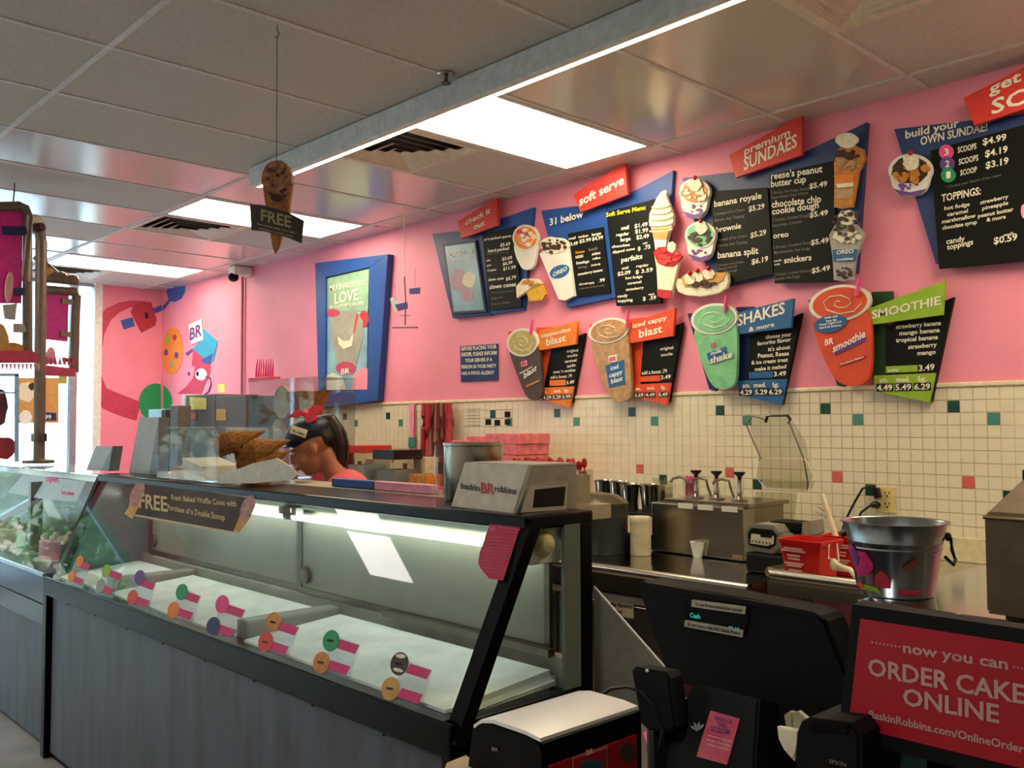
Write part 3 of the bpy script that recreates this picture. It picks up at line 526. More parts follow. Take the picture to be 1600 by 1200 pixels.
r, c = drinks('blue shakes drink sign with a mint green cup', (1190, 560), [(1171, 524), (1252.5, 489), (1222, 632), (1168, 600)], [(1150, 523), (1172, 522), (1172, 600), (1151, 600)], [(1145, 490), (1240, 466), (1236, 512), (1145, 523.5)], [(1151, 595), (1229, 592), (1221, 633), (1155, 617)],
  [[(1150, 480), (1177, 479), (1179, 500), (1152, 500)], [(1074, 490), (1100, 487), (1120, 612), (1108, 608)]], ('shake_blue', 'shake_blue', 'blue_dark'), ((1115.5, 498, 36.5, 24, -8), [(1079, 504), (1095, 565), (1112, 604), (1130, 610), (1150, 602), (1152, 550), (1151, 492)], 'mint', 'mint'), ((1132, 488), (1136, 461)),
  [('SHAKES', 333, 290, 605, 215, 62), ('& more', 400, 322, 545, 290, 26)], [('sm.', 365, 640, 408, 638, 26), ('med.', 428, 638, 498, 634, 26), ('lg.', 535, 634, 575, 632, 26), ('4.29', 350, 680, 418, 678, 28), ('5.29', 435, 678, 505, 677, 28), ('6.29', 515, 677, 588, 676, 28)],
  [('choose your', 495, 362, 642, 345, 22), ('favorite flavor', 448, 400, 640, 375, 22), ("it's about", 510, 432, 635, 418, 22), ('Peanut, Reese', 452, 470, 628, 455, 24), ('& ice cream treat', 415, 508, 622, 490, 22), ('make it malted', 435, 545, 612, 528, 22), ('3.49', 542, 575, 612, 570, 26)], c9)
c['label'] = 'mint green shake cup cut-out'; plate(r, 'mini_strip', 'shake_blue', cz(c9, [(400, 552), (535, 545), (535, 582), (400, 588)]), .033, .003)
plate(c, 'badge', 'shake_blue', cz(c9, [(160, 445), (270, 405), (275, 440), (170, 485)]), .073, .003); letters(WALL, c, M['white'], [('milk', 185, 455, 250, 435, 20)], c9, .076); letters(WALL, c, M['magenta'], [('BR', 185, 415, 215, 405, 26)], c9, .076)
letters(WALL, c, M['purple'], [('shake', 172, 508, 312, 468, 44)], c9, .075); letters(WALL, c, M['white'], [('shake', 178, 505, 308, 465, 40)], c9, .077)
r, c = drinks('lime green smoothie drink sign with an orange red cup, rightmost lower sign', (1410, 540), [(1384, 510), (1490, 464), (1455, 628), (1384, 592)], [(1360, 508), (1386, 506), (1384, 590), (1363, 590)], [(1357, 482), (1476.7, 438), (1472.5, 492), (1358, 508)], [(1365, 587), (1461.5, 582.6), (1452, 629), (1368, 611.5)],
  [[(1362, 456), (1394, 455), (1396, 475), (1363, 490)], [(1263, 469), (1280, 467), (1320, 604), (1308, 602)]], ('lime', 'lime', 'green_dark'), ((1312, 473.5, 48.5, 28.5, -9), [(1264, 488), (1280, 545), (1305, 596), (1330, 605), (1358, 597), (1363, 560), (1360, 470)], 'smoothie', 'smoothie'), ((1338, 462), (1343, 434)),
  [('SMOOTHIE', 1098, 248, 1490, 165, 46)], [('sm.', 1142, 610, 1190, 607, 28), ('med.', 1238, 607, 1315, 604, 28), ('lg.', 1362, 602, 1415, 600, 28), ('4.49', 1128, 655, 1215, 653, 32), ('5.49', 1232, 653, 1322, 650, 32), ('6.29', 1340, 650, 1430, 647, 32)],
  [('strawberry banana', 1235, 305, 1492, 282, 24), ('mango banana', 1255, 342, 1485, 322, 24), ('tropical banana', 1235, 382, 1475, 362, 24), ('strawberry', 1305, 420, 1468, 405, 24), ('mango', 1358, 455, 1462, 446, 24), ('3.49', 1365, 545, 1455, 537, 34)], c9)
c['label'] = 'orange red smoothie cup cut-out with a blue oval'; plate(r, 'mini_strip', 'lime', cz(c9, [(1178, 518), (1358, 510), (1358, 548), (1178, 556)]), .033, .003); letters(WALL, r, M['text_white'], [('mini', 1192, 550, 1250, 547, 20)], c9, .036)
plate(c, 'badge', 'shake_blue', ell(1297.5, 505.5, 26, 13.5, -12, 24), .077, .004); letters(WALL, c, M['white'], [('made with', 830, 248, 905, 238, 14), ('low fat', 840, 268, 900, 258, 14), ('frozen yogurt and', 800, 288, 925, 268, 12), ('real fruit bananas', 800, 305, 925, 288, 12)], c9, .080)
plate(c, 'badge', 'purple', cz(c9, [(880, 425), (1060, 350), (1060, 375), (890, 455)]), .074, .003); letters(WALL, c, M['white'], [('smoothie', 878, 440, 1062, 350, 44)], c9, .078); letters(WALL, c, M['white'], [('BR', 832, 400, 882, 388, 34)], c9, .078)
plate(c, 'badge', 'mural_red', cz(c9, [(912, 505), (1058, 455), (1058, 470), (916, 520)]), .074, .003); letters(WALL, c, M['text_white'], [('Strawberry Banana', 918, 512, 1052, 468, 11)], c9, .077)
# -- allergy notice
r = board('allergy_notice', 'small navy blue notice about food allergies on the pink wall', 'notice', (748, 590))
plate(r, 'plate', 'blue_dark', [(719, 541), (777.5, 537), (778, 594), (720, 596.5)], .008, .006)
letters(WALL, r, M['text_white'], [('BEFORE PLACING YOUR', 88, 370, 318, 355, 24), ('ORDER, PLEASE INFORM', 86, 408, 320, 395, 24), ('YOUR SERVER IF A', 112, 446, 290, 438, 22), ('PERSON IN YOUR PARTY', 88, 488, 318, 480, 22), ('HAS A FOOD ALLERGY', 90, 530, 305, 524, 22)], c8, .010)
# -- big framed milkshake poster
cp3 = (380, 360, 4.)
r = board('framed_poster', 'tall milkshake poster in a slanted blue frame', 'poster', (545, 620))
o = [(492, 411), (606, 397), (590, 626), (498, 638)]; i_ = [(509, 433), (577, 417.5), (574, 609), (508, 611.5)]
for a in range(4): B().pp(WALL, [o[a], o[(a+1) % 4], i_[(a+1) % 4], i_[a]], .05, .05, .002).build('frame', M['blue'], r)
B().pp(WALL, [(506, 430), (581, 413), (578, 613), (505, 615)], .03, .01).build('inner_frame', M['navy'], r)
B().pp(WALL, [(511, 435), (575, 420), (573, 608), (509, 610)], .034, .006).build('print', M['poster_sky'], r)
for qi, (nm, mk, pts) in enumerate((('print_background', 'poster_green', cz(cp3, [(525, 300), (785, 240), (780, 500), (525, 520)])), ('print_berry', 'mural_red', cz(cp3, blob(755, 555, 30, 55, 12, .1, 2))), ('print_cup', 'poster_grey', cz(cp3, [(545, 560), (600, 500), (700, 500), (750, 570), (740, 700), (690, 900), (610, 900), (560, 720)])), ('print_cup', 'poster_grey', cz(cp3, ell(648, 640, 105, 120))),
   ('print_bowl', 'mural_rose', cz(cp3, ell(560, 515, 45, 25))), ('print_bowl', 'mural_rose', cz(cp3, ell(640, 860, 62, 40))), ('print_scoop', 'vanilla', cz(cp3, [(520, 910), (560, 890), (620, 920), (645, 995), (512, 998)])), ('print_scoop', 'wall_pink', cz(cp3, [(675, 995), (690, 900), (740, 860), (778, 865), (775, 995)])),
   ('print_straw', 'red', cz(cp3, [(705, 520), (720, 525), (700, 620), (685, 660)])), ('print_cream', 'vanilla', cz(cp3, [(590, 660), (620, 690), (660, 690), (690, 640), (680, 720), (630, 745), (595, 710)])))):
    B().pp(WALL, pts, .0362+.0004*qi, .003).build(nm, M[mk], r)
letters(WALL, r, M['text_white'], [('MILKSHAKES YOU', 540, 378, 762, 340, 34), ('LOVE', 570, 460, 720, 432, 66), ('IN CUSTOM COLORS', 540, 490, 755, 462, 20)], cp3, .040)
letters(WALL, r, M['white'], [('BR', 612, 900, 665, 892, 34)], cp3, .040)
B().pp(WALL, [(577, 420), (579, 419), (577, 607), (575, 608)], .042, .004).build('edge_trim', M['white'], r)
# -- mural on the corner walls
ML = PX(XF); c2 = (0, 300, 3.)
mu = thing('mural', 'painted mural of a pink figure with reaching arm across the wall corner', 'mural', ML.hit(200, 700, .0))
def mp(pl, name, k, pts, off=.003): B().pp(pl, cz(c2, pts), off, .002).build(name, M[k], mu)
mp(ML, 'painted_arm', 'mural_rose', [(690, 513), (620, 508), (560, 518), (500, 545), (464, 580), (464, 700), (464, 800), (458, 900), (456, 1000), (520, 1032), (580, 1055), (640, 1072), (660, 985), (560, 945), (500, 920), (475, 860), (476, 760), (488, 670), (520, 600), (560, 565), (610, 540), (650, 545)])
mp(ML, 'painted_cuff', 'mural_red', [(612, 560), (640, 520), (708, 515), (735, 598), (728, 625), (662, 660)], .006)
mp(ML, 'painted_spoon', 'mural_blue', [(566, 602), (622, 586), (632, 628), (580, 645)], .007); mp(ML, 'painted_spoon', 'mural_blue', [(718, 545), (756, 530), (760, 556), (726, 570)], .007)
mp(ML, 'painted_slot', 'black', [(678, 566), (690, 562), (697, 588), (684, 596)], .009)
mp(WALL, 'painted_spoon', 'mural_blue', [(762, 535), (790, 505), (780, 470), (785, 450), (868, 440), (866, 470), (850, 500), (820, 516), (798, 512), (775, 545), (762, 556)], .004)
mp(WALL, 'painted_palette', 'mural_orange', ell(808, 745, 49, 111, 2, 28), .004)
for q, (x, y, k) in enumerate(((785, 690, 'lime'), (818, 682, 'mural_red'), (778, 752, 'purple'), (826, 765, 'purple'), (802, 805, 'poster_green'))): mp(WALL, 'painted_dot', k, ell(x, y, 9, 15, 0, 12), .006)
g = ell(728, 985, 77, 88, 8, 36)
mp(ML, 'painted_leaf', 'mural_green', [q for q in g if q[0] <= 758], .007); mp(WALL, 'painted_leaf', 'mural_green', [q for q in g if q[0] >= 762], .007)
mp(WALL, 'painted_face', 'mural_rose', [(905, 735), (985, 790), (985, 850), (960, 900), (938, 962), (830, 945), (870, 915), (905, 870), (914, 820), (898, 815)], .004)
mp(WALL, 'painted_eye', 'white', ell(942, 855, 27, 28, 0, 22), .006); mp(WALL, 'painted_pupil', 'black', ell(925, 852, 7, 11, 0, 12), .008); mp(WALL, 'painted_pupil', 'mural_purple', ell(884, 852, 6, 9, 0, 10), .006)
B().tube([WALL.hit(*cz(c2, [q])[0], .006) for q in [(965, 866), (985, 872), (990, 900), (978, 935), (955, 952)]], .007, 6).build('painted_ear', M['mural_purple'], mu)
mp(WALL, 'painted_cap', 'mural_cyan', [(945, 635), (1020, 700), (1000, 790), (985, 800), (900, 735), (940, 700)], .006); mp(WALL, 'painted_cap', 'mural_blue', [(940, 790), (1000, 755), (985, 800), (965, 805)], .008)
mp(WALL, 'painted_bill', 'mural_purple', [(868, 755), (900, 735), (903, 742), (878, 768)], .006)
mp(WALL, 'painted_logo', 'white', [(884, 622), (944, 594), (952, 692), (895, 716)], .009); letters(WALL, mu, M['mural_purple'], [('BR', 890, 695, 945, 670, 55)], c2, .012)
# ================================================================ DIPPING CASE
def px1(pl, x, y, off=0): return pl.hit(x, y, off)
GN = Vector((0, -.873, .487)); GP = Vector((0, 1.334, .795)); GL = Plane(GP, GN)
YF, YT, YBK, ZG = 1.334, 1.577, 1.80, .795
XA, XB = -4.46, XE
dc = thing('dipping_case', 'long black framed ice cream dipping case with slanted glass front', 'display case', ((XA+XB)/2, 1.58, 0))
B().box(XA+.03, XB-.03, 1.365, YBK-.02, .0, .70).build('body', M['black_matte'], dc)
B().box(XA+.05, XB-.02, 1.352, 1.366, .03, .73).build('front_panel', M['laminate'], dc)
B().box(XA, XB, 1.325, 1.40, .715, ZG, .008).build('bumper_rail', M['black_gloss'], dc)
B().box(XA, XB-.01, 1.375, YBK-.03, .0, .03).build('kick_plate', M['black'], dc)
for q in range(9):
    x = XA+.25+q*.33; B().lathe((x, 1.352, .70), [(.006, 0), (.006, .02)], 8).build('screw', M['black'], dc)
# top slab (deeper at the servers' side)
B().box(XA-.03, XB, 1.56, YBK+.004, ZT-.035, ZT, .006).build('top', M['black_gloss'], dc)
B().box(XA, XB-.10, YBK+.005, YBK+.19, ZT-.04, ZT-.0005).build('rear_shelf', M['beige'], dc)
# slanted posts
def post(xa, xb, n='post', wd=.045):
    a = Vector((xa, YF-.005, ZG-.04)); b = Vector((xb, YT-.005, ZT-.01)); u = Vector((wd, 0, 0)); return B().prism([a, a+u, b+u, b], -GN*.035).build(n, M['black_gloss'], dc)
post(XE-.035, XE-.035); post(-4.40, -4.52)
B().box(XE-.055, XE, YBK-.045, YBK, .0, ZT-.03, .004).build('post', M['black_gloss'], dc)
B().box(XE-.012, XE, YBK-.105, YBK-.047, .80, ZT-.03).build('end_trim', mat('trim_greygreen', (96, 108, 96), rough=.4), dc)
B().box(XA-.04, XA+.01, YBK-.045, YBK, .0, ZT-.03, .004).build('post', M['black_gloss'], dc)
B().box(XA-.02, XA+.03, 1.33, YBK, 0, ZG, .004).build('end_panel', M['black_gloss'], dc); B().box(XE-.04, XE, 1.33, YBK-.02, 0, ZG-.0, .004).build('end_panel', M['black_gloss'], dc)
# glass
a = GP+GN*.002; B().faces([(-4.37, YF, ZG), (XE-.03, YF, ZG), (XE-.03, YT, ZT-.012), (-4.49, YT, ZT-.012)], [(0, 1, 2, 3)]).build('front_glass', M['glass'], dc)
B().faces([(XE-.02, YF+.04, ZG), (XE-.02, YBK-.11, ZG), (XE-.02, YBK-.11, ZT-.035), (XE-.02, YT+.02, ZT-.035)], [(0, 1, 2, 3)]).build('end_glass', M['glass'], dc)
# cabinet interior
B().box(XA+.03, XE-.045, 1.38, YBK-.03, .70, .775).build('liner', M['liner'], dc)
B().box(XA+.03, XE-.045, YBK-.055, YBK-.02, .775, .862, .006).build('rear_ledge', M['liner'], dc)
dv = [XA+.03, -3.87, -2.74, XE-.045]
for x in dv[1:-1]: B().box(x-.035, x+.035, 1.40, YBK-.05, .775, .848, .008).build('divider', M['liner'], dc)
for q, (xa, xb) in enumerate(zip(dv, dv[1:])):
    g = .05 if q else .02; xa += g; xb -= .05 if q < 2 else .01
    b = B().prism([(xa, 1.343, .76), (xb, 1.343, .76), (xb, YBK-.06, .776), (xa+.0, YBK-.06, .776)], (0, 0, .058))
    for v in b.bm.verts:
        if v.co.y < 1.4 and v.co.z > .79: v.co.z = .800; v.co.y = 1.352
    bmesh.ops.bevel(b.bm, geom=[e for e in b.bm.edges], offset=.022, segments=3, affect='EDGES'); b.build('frosted_tray', M['frost'], dc, smooth=True)
# sliding doors at the back: frames, panes
dx = [XA+.03, -4.36+.0, -2.99, XE-.10]
for i, (xa, xb) in enumerate(zip(dx[1:], dx[2:])):
    y = YBK-.035-.012*(i % 2); f = B()
    f.box(xa, xa+.035, y-.012, y, .865, 1.17).box(xb-.02, xb, y-.012, y, .865, 1.17).box(xa+.035, xb-.02, y-.012, y, .865, .885).box(xa+.035, xb-.02, y-.012, y, 1.15, 1.17)
    fr = f.build('sliding_door', M['steel_dark'], dc); B().box(xa+.03, xb-.015, y-.008, y-.004, .88, 1.16).build('pane', M['door_green'], fr)
    B().lathe((xa+.07, y-.012, .93), [(.03, 0), (.03, .012), (.022, .016)], 20, ax=Matrix.Rotation(math.pi/2, 3, 'X')).build('finger_pull', M['steel_dark'], fr)
B().box(-2.42, XE-.08, YBK-.085, YBK-.06, .862, .882).build('vent_grille', M['steel_dark'], dc)
lt = B().box(XA+.05, XE-.05, YBK-.085, YBK-.03, 1.165, ZT-.035).build('light_housing', mat('housing_green', (92, 102, 96), rough=.5), dc)
B().prism([(XA+.012, 1.36, .78), (XA+.012, 1.79, .78), (XA+.012, 1.79, ZT-.036), (XA+.012, YT+.01, ZT-.036)], (.02, 0, 0)).build('end_wall', mat('end_teal', (86, 122, 118), rough=.2), dc)
for q, (xa, xb) in enumerate(((-4.32, -3.0), (-2.94, -1.74))):
    B().tube([(xa, 1.70, 1.138), (xb, 1.70, 1.138)], .0115, 12).build('light_tube', M['tube_light'], dc)
    B().tube([(xa-.02, 1.70, 1.138), (xa, 1.70, 1.138)], .013, 10).tube([(xb, 1.70, 1.138), (xb+.03, 1.70, 1.138)], .013, 10).box(xa, xa+.03, 1.69, 1.72, 1.14, 1.17).box(xb-.03, xb, 1.69, 1.72, 1.14, 1.17).build('lamp_holder', M['grey_light'], dc)
eb = B().box(XE-.10, XE-.025, 1.60, 1.71, 1.115, ZT-.035, .004).build('switch_box', M['white'], dc); B().lathe((XE-.024, 1.645, 1.165), [(.032, -.02), (.034, .0), (.02, .02), (.006, .025)], 20, ax=Matrix.Rotation(math.pi/2, 3, 'Y')).build('lamp_cover', mat('lamp_amber', (196, 190, 130), rough=.35), eb)
# flavour stickers on the glass
GI = Plane(GP+GN*.004, GN)
fl = [((124, 877), (131, 884), (112, 900), (120, 906)), ((166, 892), (179, 898), (157, 915), (166, 921)), ((218, 902), (230, 913), (207, 933), (221, 940)), ((284, 925), (299, 933), (271, 953), (288, 959)),
      ((347, 944), (367, 955), (333, 978), (351, 985)), ((427, 972), (450, 982), (415, 1003), (434, 1012)), ((517, 1001), (543, 1010), (502, 1035), (529, 1043)), ((624, 1037), (654, 1049), (610, 1076), (641, 1087))]
fc = [('orange', 'orange'), ('lime', 'poster_grey'), ('purple', 'red'), ('mural_green', 'orange'), ('pink_hot', 'blue_dark'), ('caramel', 'red'), ('mural_green', 'caramel'), ('choc', 'wafer')]
names = ['orange over amber', 'yellow green over grey', 'purple over red', 'green over orange', 'pink over navy', 'amber over red', 'green over amber', 'brown swirl over tan']
for i, (q, cc) in enumerate(zip(fl, fc)):
    t = i/7; rx = 5.5+8.5*t; ry = 9+9.5*t; sw = 9+9*t; sh = 8+5*t
    r = thing('flavour_card', 'clear flavour card on the case glass with %s ovals and magenta bars' % names[i], 'label card', GI.hit(*q[3]), 'flavour cards along the case glass')
    (ax_, ay), (bx_, by), (cx_, cy), (ex, ey) = q
    k = sw*1.15
    B().pp(GI, [(bx_-k*1.1, by-sh*1.5), (bx_+k, by-sh*.2), (ex+k*.8, ey+sh*1.7), (ex-k*1.6, ey+sh*.6)], 0, .001).build('card', M['card_clear'], r)
    for z, ((x, y), (u, v), mk) in enumerate((((ax_, ay), (bx_, by), cc[0]), ((cx_, cy), (ex, ey), cc[1]))):
        B().pp(GI, [(u-sw*.9+sh*.25, v-sh*.95), (u+sw*.95+sh*.2, v-sh*.15), (u+sw*.85-sh*.25, v+sh*.95), (u-sw*1.0-sh*.2, v+sh*.15)], .0022, .0008).build('bar', M['magenta'], r)
        B().pp(GI, ell(x, y, rx, ry, 14, 20), .0035, .001).build('oval', M[mk], r)
        if i > 4: B().pp(GI, ell(x-rx*.1, y, rx*.45, ry*.12, 10, 10), .0042, .0006).build('print', M['choc' if z else 'panel_black'], r)
    if i == 7: B().pp(GI, ell(626, 1025, 8, 3.5, 5, 12), .0044, .0006).pp(GI, ell(622, 1047, 8, 3, 15, 12), .0044, .0006).build('print', M['vanilla'], r)
# FREE banner and pink notice on the glass
cb = (180, 740, 4.21)
r = thing('glass_banner', 'brown banner with the word FREE and cones on the case glass', 'sign', GI.hit(300, 820))
B().pp(GI, cz(cb, [(190, 60), (880, 150), (790, 398), (60, 265)]), .002, .0015).build('banner_board', mat('banner_border', (214, 190, 150), rough=.5), r)
B().pp(GI, cz(cb, [(195, 68), (865, 156), (775, 380), (100, 262)]), .0035, .001).build('banner_print', mat('banner_brown', (48, 36, 30), rough=.5, c2=(84, 68, 56), scale=6, spec=.2), r)
for q, (x, y, an) in enumerate(((145, 135, 22), (870, 225, 22))):
    B().pp(GI, cz(cb, [(x-38, y+20), (x+25, y+55), (x-35-20*q, y+165), (x-75-10*q, y+135)]), .0045, .001).build('cone_print', M['wafer'], r)
    B().pp(GI, cz(cb, ell(x, y, 42, 88, an)), .0055, .001).build('scoop_print', mat('scoop_pink', (190, 132, 120), rough=.5, noise=.2, scale=60), r)
letters(GI, r, mat('gold_text', (214, 186, 130), rough=.5), [('FREE', 158, 222, 345, 250, 92), ('Fresh Baked Waffle Cone with', 368, 172, 800, 218, 34), ('Purchase of a Double Scoop', 345, 238, 722, 308, 36)], cb, .0055)
r = thing('pink_notice', 'crimson printed notice taped inside the case glass by the right post', 'notice', GI.hit(780, 905))
B().pp(GI, [(767, 814), (814, 818.5), (786, 907), (764, 904), (750, 887), (747, 878), (750, 862)], .002, .001).build('sheet', mat('notice_crimson', (196, 26, 72), rough=.5), r)
cq = (480, 760, 3.333)
letters(GI, r, mat('notice_text', (226, 120, 140)), [('BR', 955, 232, 985, 236, 24), ('The Baskin Robbins', 995, 215, 1110, 232, 11), ('nutrition promise', 1010, 232, 1100, 246, 9)]+[('we scoop every flavor with care and', 922-q*1.5, 262+q*18, 1085-q*9, 274+q*18, 6) for q in range(11)], cq, .004, False)
# ---- neighbouring case on the left
lc = thing('cake_case', 'stainless and glass cake display case left of the dipping case', 'display case', (-5.6, 1.58, 0))
xl0, xl1 = -7.0, XA-.045
B().box(xl0, xl1-.02, 1.40, YBK, 0, .70).build('body', M['black_matte'], lc); B().box(xl0, xl1-.005, 1.375, 1.40, .02, .56).build('front_panel', M['laminate'], lc)
B().box(xl0, xl1, 1.345, 1.40, .66, ZG-.01, .006).box(xl0, xl1, 1.35, 1.40, .56, .655, .004).build('bumper_rail', mat('blue_black', (28, 44, 66), rough=.2, metal=.3), lc); B().box(xl0, xl1, 1.335, 1.42, ZG-.012, ZG+.006, .004).build('sill', M['alu'], lc)
B().box(xl0, xl1, 1.57, YBK+.1, ZT-.045, ZT-.01, .005).build('top', mat('top_glassy', (120, 150, 156), rough=.08, coat=1), lc)
B().faces([(xl0, 1.345, ZG+.006), (xl1, 1.345, ZG+.006), (xl1, 1.577, ZT-.04), (xl0, 1.577, ZT-.04)], [(0, 1, 2, 3)]).build('front_glass', M['glass'], lc)
B().box(xl0, xl1-.01, 1.42, YBK-.02, .70, .78).build('liner', M['liner'], lc); B().box(xl0, xl1, YBK-.02, YBK, .78, ZT-.045).build('rear_door', M['door_green'], lc)
B().box(-5.32, -5.28, 1.50, 1.56, .80, 1.17).build('divider', M['steel_dark'], lc)
r = thing('paper_sheet', 'white printed sheet behind the glass of the left cake case', 'paper', (-5.0, 1.5, 1.1)); GQ = Plane((0, 1.345, ZG+.006), (0, -.873, .487)); B().pp(GQ, [(38, 739), (138, 744), (120, 784), (8, 774)], -.006, .002).build('sheet', mat('sheet_blue', (196, 222, 228), rough=.5), r); letters(GQ, r, M['pink_hot'], [('open', 72, 752, 92, 754, 10), ('ice cakes', 96, 772, 116, 774, 7)], off=-.005)
for q, (x, k) in enumerate(((-4.78, 'choc'), (-5.1, 'pink_pale'), (-5.5, 'mint'), (-5.85, 'vanilla'), (-6.2, 'purple'))):
    t = thing('cake', 'round %s cake inside the left glass case' % ('chocolate', 'pale pink', 'mint', 'cream', 'violet')[q], 'cake', (x, 1.6, .78))
    B().lathe((x, 1.6, .78), [(.13, 0), (.13, .008)], 28).build('board', M['white'], t); B().lathe((x, 1.6, .788), [(.10, 0), (.105, .01), (.105, .09), (.095, .10)], 28).build('cake_body', M[k], t, smooth=True)
    for a in range(8): B().ball((x+.085*math.cos(a*.785), 1.6+.085*math.sin(a*.785), .898), (.018, .018, .016), 10, 6).build('rosette', M['vanilla'], t)
# ================================================================ THINGS ON THE CASE
# cone bin
pf = PZ(ZT); A_ = pf.hit(228, 748); A_.y = 1.60
bx0, bx1, by0, by1 = -3.92, -3.10, 1.60, 1.88
cbn = thing('cone_bin', 'clear acrylic bin with tan scoop front full of waffle cones on the case', 'bin', ((bx0+bx1)/2, 1.72, ZT), None)
PF = PY(1.60)
B().prism([(bx0+.02, by0, ZT+.001), (-3.33, by0, ZT+.001), (-3.33, by0, ZT+.20), (-3.42, by0+.02, ZT+.215), (-3.86, by0+.02, ZT+.215), (bx0-.0, by0, ZT+.09)], (0, .004, 0)).build('front_pane', M['acrylic'], cbn)
B().prism([(bx0+.02, by1, ZT+.001), (-3.33, by1, ZT+.001), (-3.33, by1, ZT+.20), (-3.42, by1, ZT+.215), (-3.86, by1, ZT+.215), (bx0, by1, ZT+.09)], (0, .004, 0)).build('back_pane', M['acrylic'], cbn)
B().box(-3.86, -3.40, by0+.02, by1, ZT+.213, ZT+.217).build('lid', M['plastic_clear'], cbn)
B().pp(PY(1.597), [(340, 756), (337, 745), (395, 724), (432, 716), (452, 728), (466, 742), (456, 750), (400, 755)], 0, .006, .001).build('scoop_front', mat('scoop_tan', (206, 192, 160), rough=.4), cbn)
B().box(bx0+.02, -3.12, by0+.006, by1, ZT+.001, ZT+.006).build('tray', M['acrylic'], cbn)
R = random.Random(5)
def rotm(ax_, an): return Matrix.Rotation(an, 3, ax_)
def cone(pos, rot, L=.14, r=.045):
    t = thing('waffle_cone', 'waffle cone lying in the clear bin on the dipping case', 'waffle cone', pos, 'waffle cones in the clear bin')
    prof = [(.003, 0), (r*.5, L*.5), (r, L), (r*.9, L), (r*.45, L*.52), (.001, .01)]
    c = B().lathe(pos, prof, 18, ax=rot, cap=False); c.build('cone', M['waffle'], t, smooth=True); b = B()
    for k in range(6):
        for sg in (1, -1):
            pts = []
            for i in range(7):
                u = .12+.86*i/6; an = k*1.047+sg*1.6*u; pts.append(Vector(pos)+rot @ Vector((r*u*1.02*math.cos(an), r*u*1.02*math.sin(an), L*u)))
            b.tube(pts, .0014, 4)
    b.build('waffle_ridges', M['wafer'], t)
    return t
def aim(v):
    z = Vector(v).normalized(); x = z.orthogonal().normalized(); return Matrix((x, z.cross(x), z)).transposed()
for lay in range(3):
    for k in range(5):
        tip = Vector((-3.38+k*.040+lay*.02, 1.85-lay*.012, ZT+.085+lay*.038)); cone(tip+Vector((R.uniform(-.008, .008), R.uniform(-.008, 0), R.uniform(-.004, .004))), aim((-.55+R.uniform(-.12, .12), -.62, -.38+lay*.06)), .13, .046)
for k in range(5): cone((-3.30-k*.012, 1.78-k*.012, ZT+.20-k*.006), aim((-.45-.05*k, -.45, -.2)), .13, .046)
cr_ = thing('napkin_stack', 'folded paper and orange packet inside the left end of the clear bin', 'paper', (-3.75, 1.7, ZT+.006))
B().box(-3.86, -3.72, 1.64, 1.80, ZT+.007, ZT+.05, .01).build('packet', M['caramel'], cr_); B().prism([(-3.70, 1.63, ZT+.007), (-3.50, 1.63, ZT+.007), (-3.53, 1.63, ZT+.06), (-3.72, 1.63, ZT+.09)], (0, .16, 0)).build('folded_paper', M['paper'], cr_)
# grey angled boards on case tops (menu card holders)
for q, (pts, lb) in enumerate((([(150, 697), (176, 697), (158, 735), (134, 735)], 'small grey slanted card holder on the left case'), ([(218, 652), (248, 652), (232, 745), (200, 745)], 'tall grey slanted card holder left of the cone bin'))):
    Y = (1.66, 1.72)[q]; r = thing('card_holder', lb, 'holder', PY(Y).hit(*pts[2]))
    B().pp(PY(Y), pts, 0, .006).build('card', M['grey_light'], r)
    b_ = PY(Y).hit(*pts[1]); c_ = PY(Y).hit(*pts[2]); B().prism([b_, c_, c_+Vector((.10, .0, 0))], (0, .05, 0)).build('stand', mat('holder_grey', (120, 124, 128), rough=.4), r)
# logo box (cup and lid dispenser)
lb = thing('dispenser_box', 'pale grey counter dispenser with a slanted logo front on the case', 'dispenser', (-1.83, 1.7, ZT))
PB = Plane((0, 1.60, ZT), (0, -.97, .24))
B().pp(PB, [(726, 722), (829, 726), (804, 803), (704.5, 791)], 0, .006, .001).build('logo_front', mat('box_taupe', (214, 202, 180), rough=.45), lb)
P3 = [PB.hit(829, 726), PB.hit(804, 803)]; q0 = P3[0]; q1 = P3[1]
B().prism([q1, q1+Vector((0, .23, 0)), q0+Vector((0, .17, 0)), q0], (-.006, 0, 0)).build('side', mat('box_smoke', (168, 164, 150), rough=.35), lb)
e = PB.hit(726, 722); B().prism([e, q0, q0+Vector((0, .17, 0)), e+Vector((0, .17, 0))], (0, 0, -.005)).build('lid', mat('box_smoke', (120, 116, 104)), lb)
PSd = PX(-1.676); B().pp(PSd, [(836, 729), (889, 731), (885, 796), (815, 801)], 0, .004).build('side_panel', mat('box_smoke', (168, 164, 150)), lb)
B().pp(PSd, [(843, 733), (886, 735), (884, 755), (839, 758)], .001, .002).build('upper_window', mat('smoke_light', (150, 150, 142), rough=.2), lb); B().pp(PSd, [(836, 765), (884, 760), (881, 790), (833, 793)], .001, .002).build('lower_opening', M['panel_black'], lb)
cc2 = (520, 620, 3.81)
letters(PB, lb, mat('logo_navy', (30, 36, 70)), [('baskin', 762, 545, 875, 562, 36), ('robbins', 962, 562, 1092, 580, 36)], cc2, .002); letters(PB, lb, mat('logo_red', (200, 30, 50)), [('BR', 882, 572, 960, 580, 62)], cc2, .002)
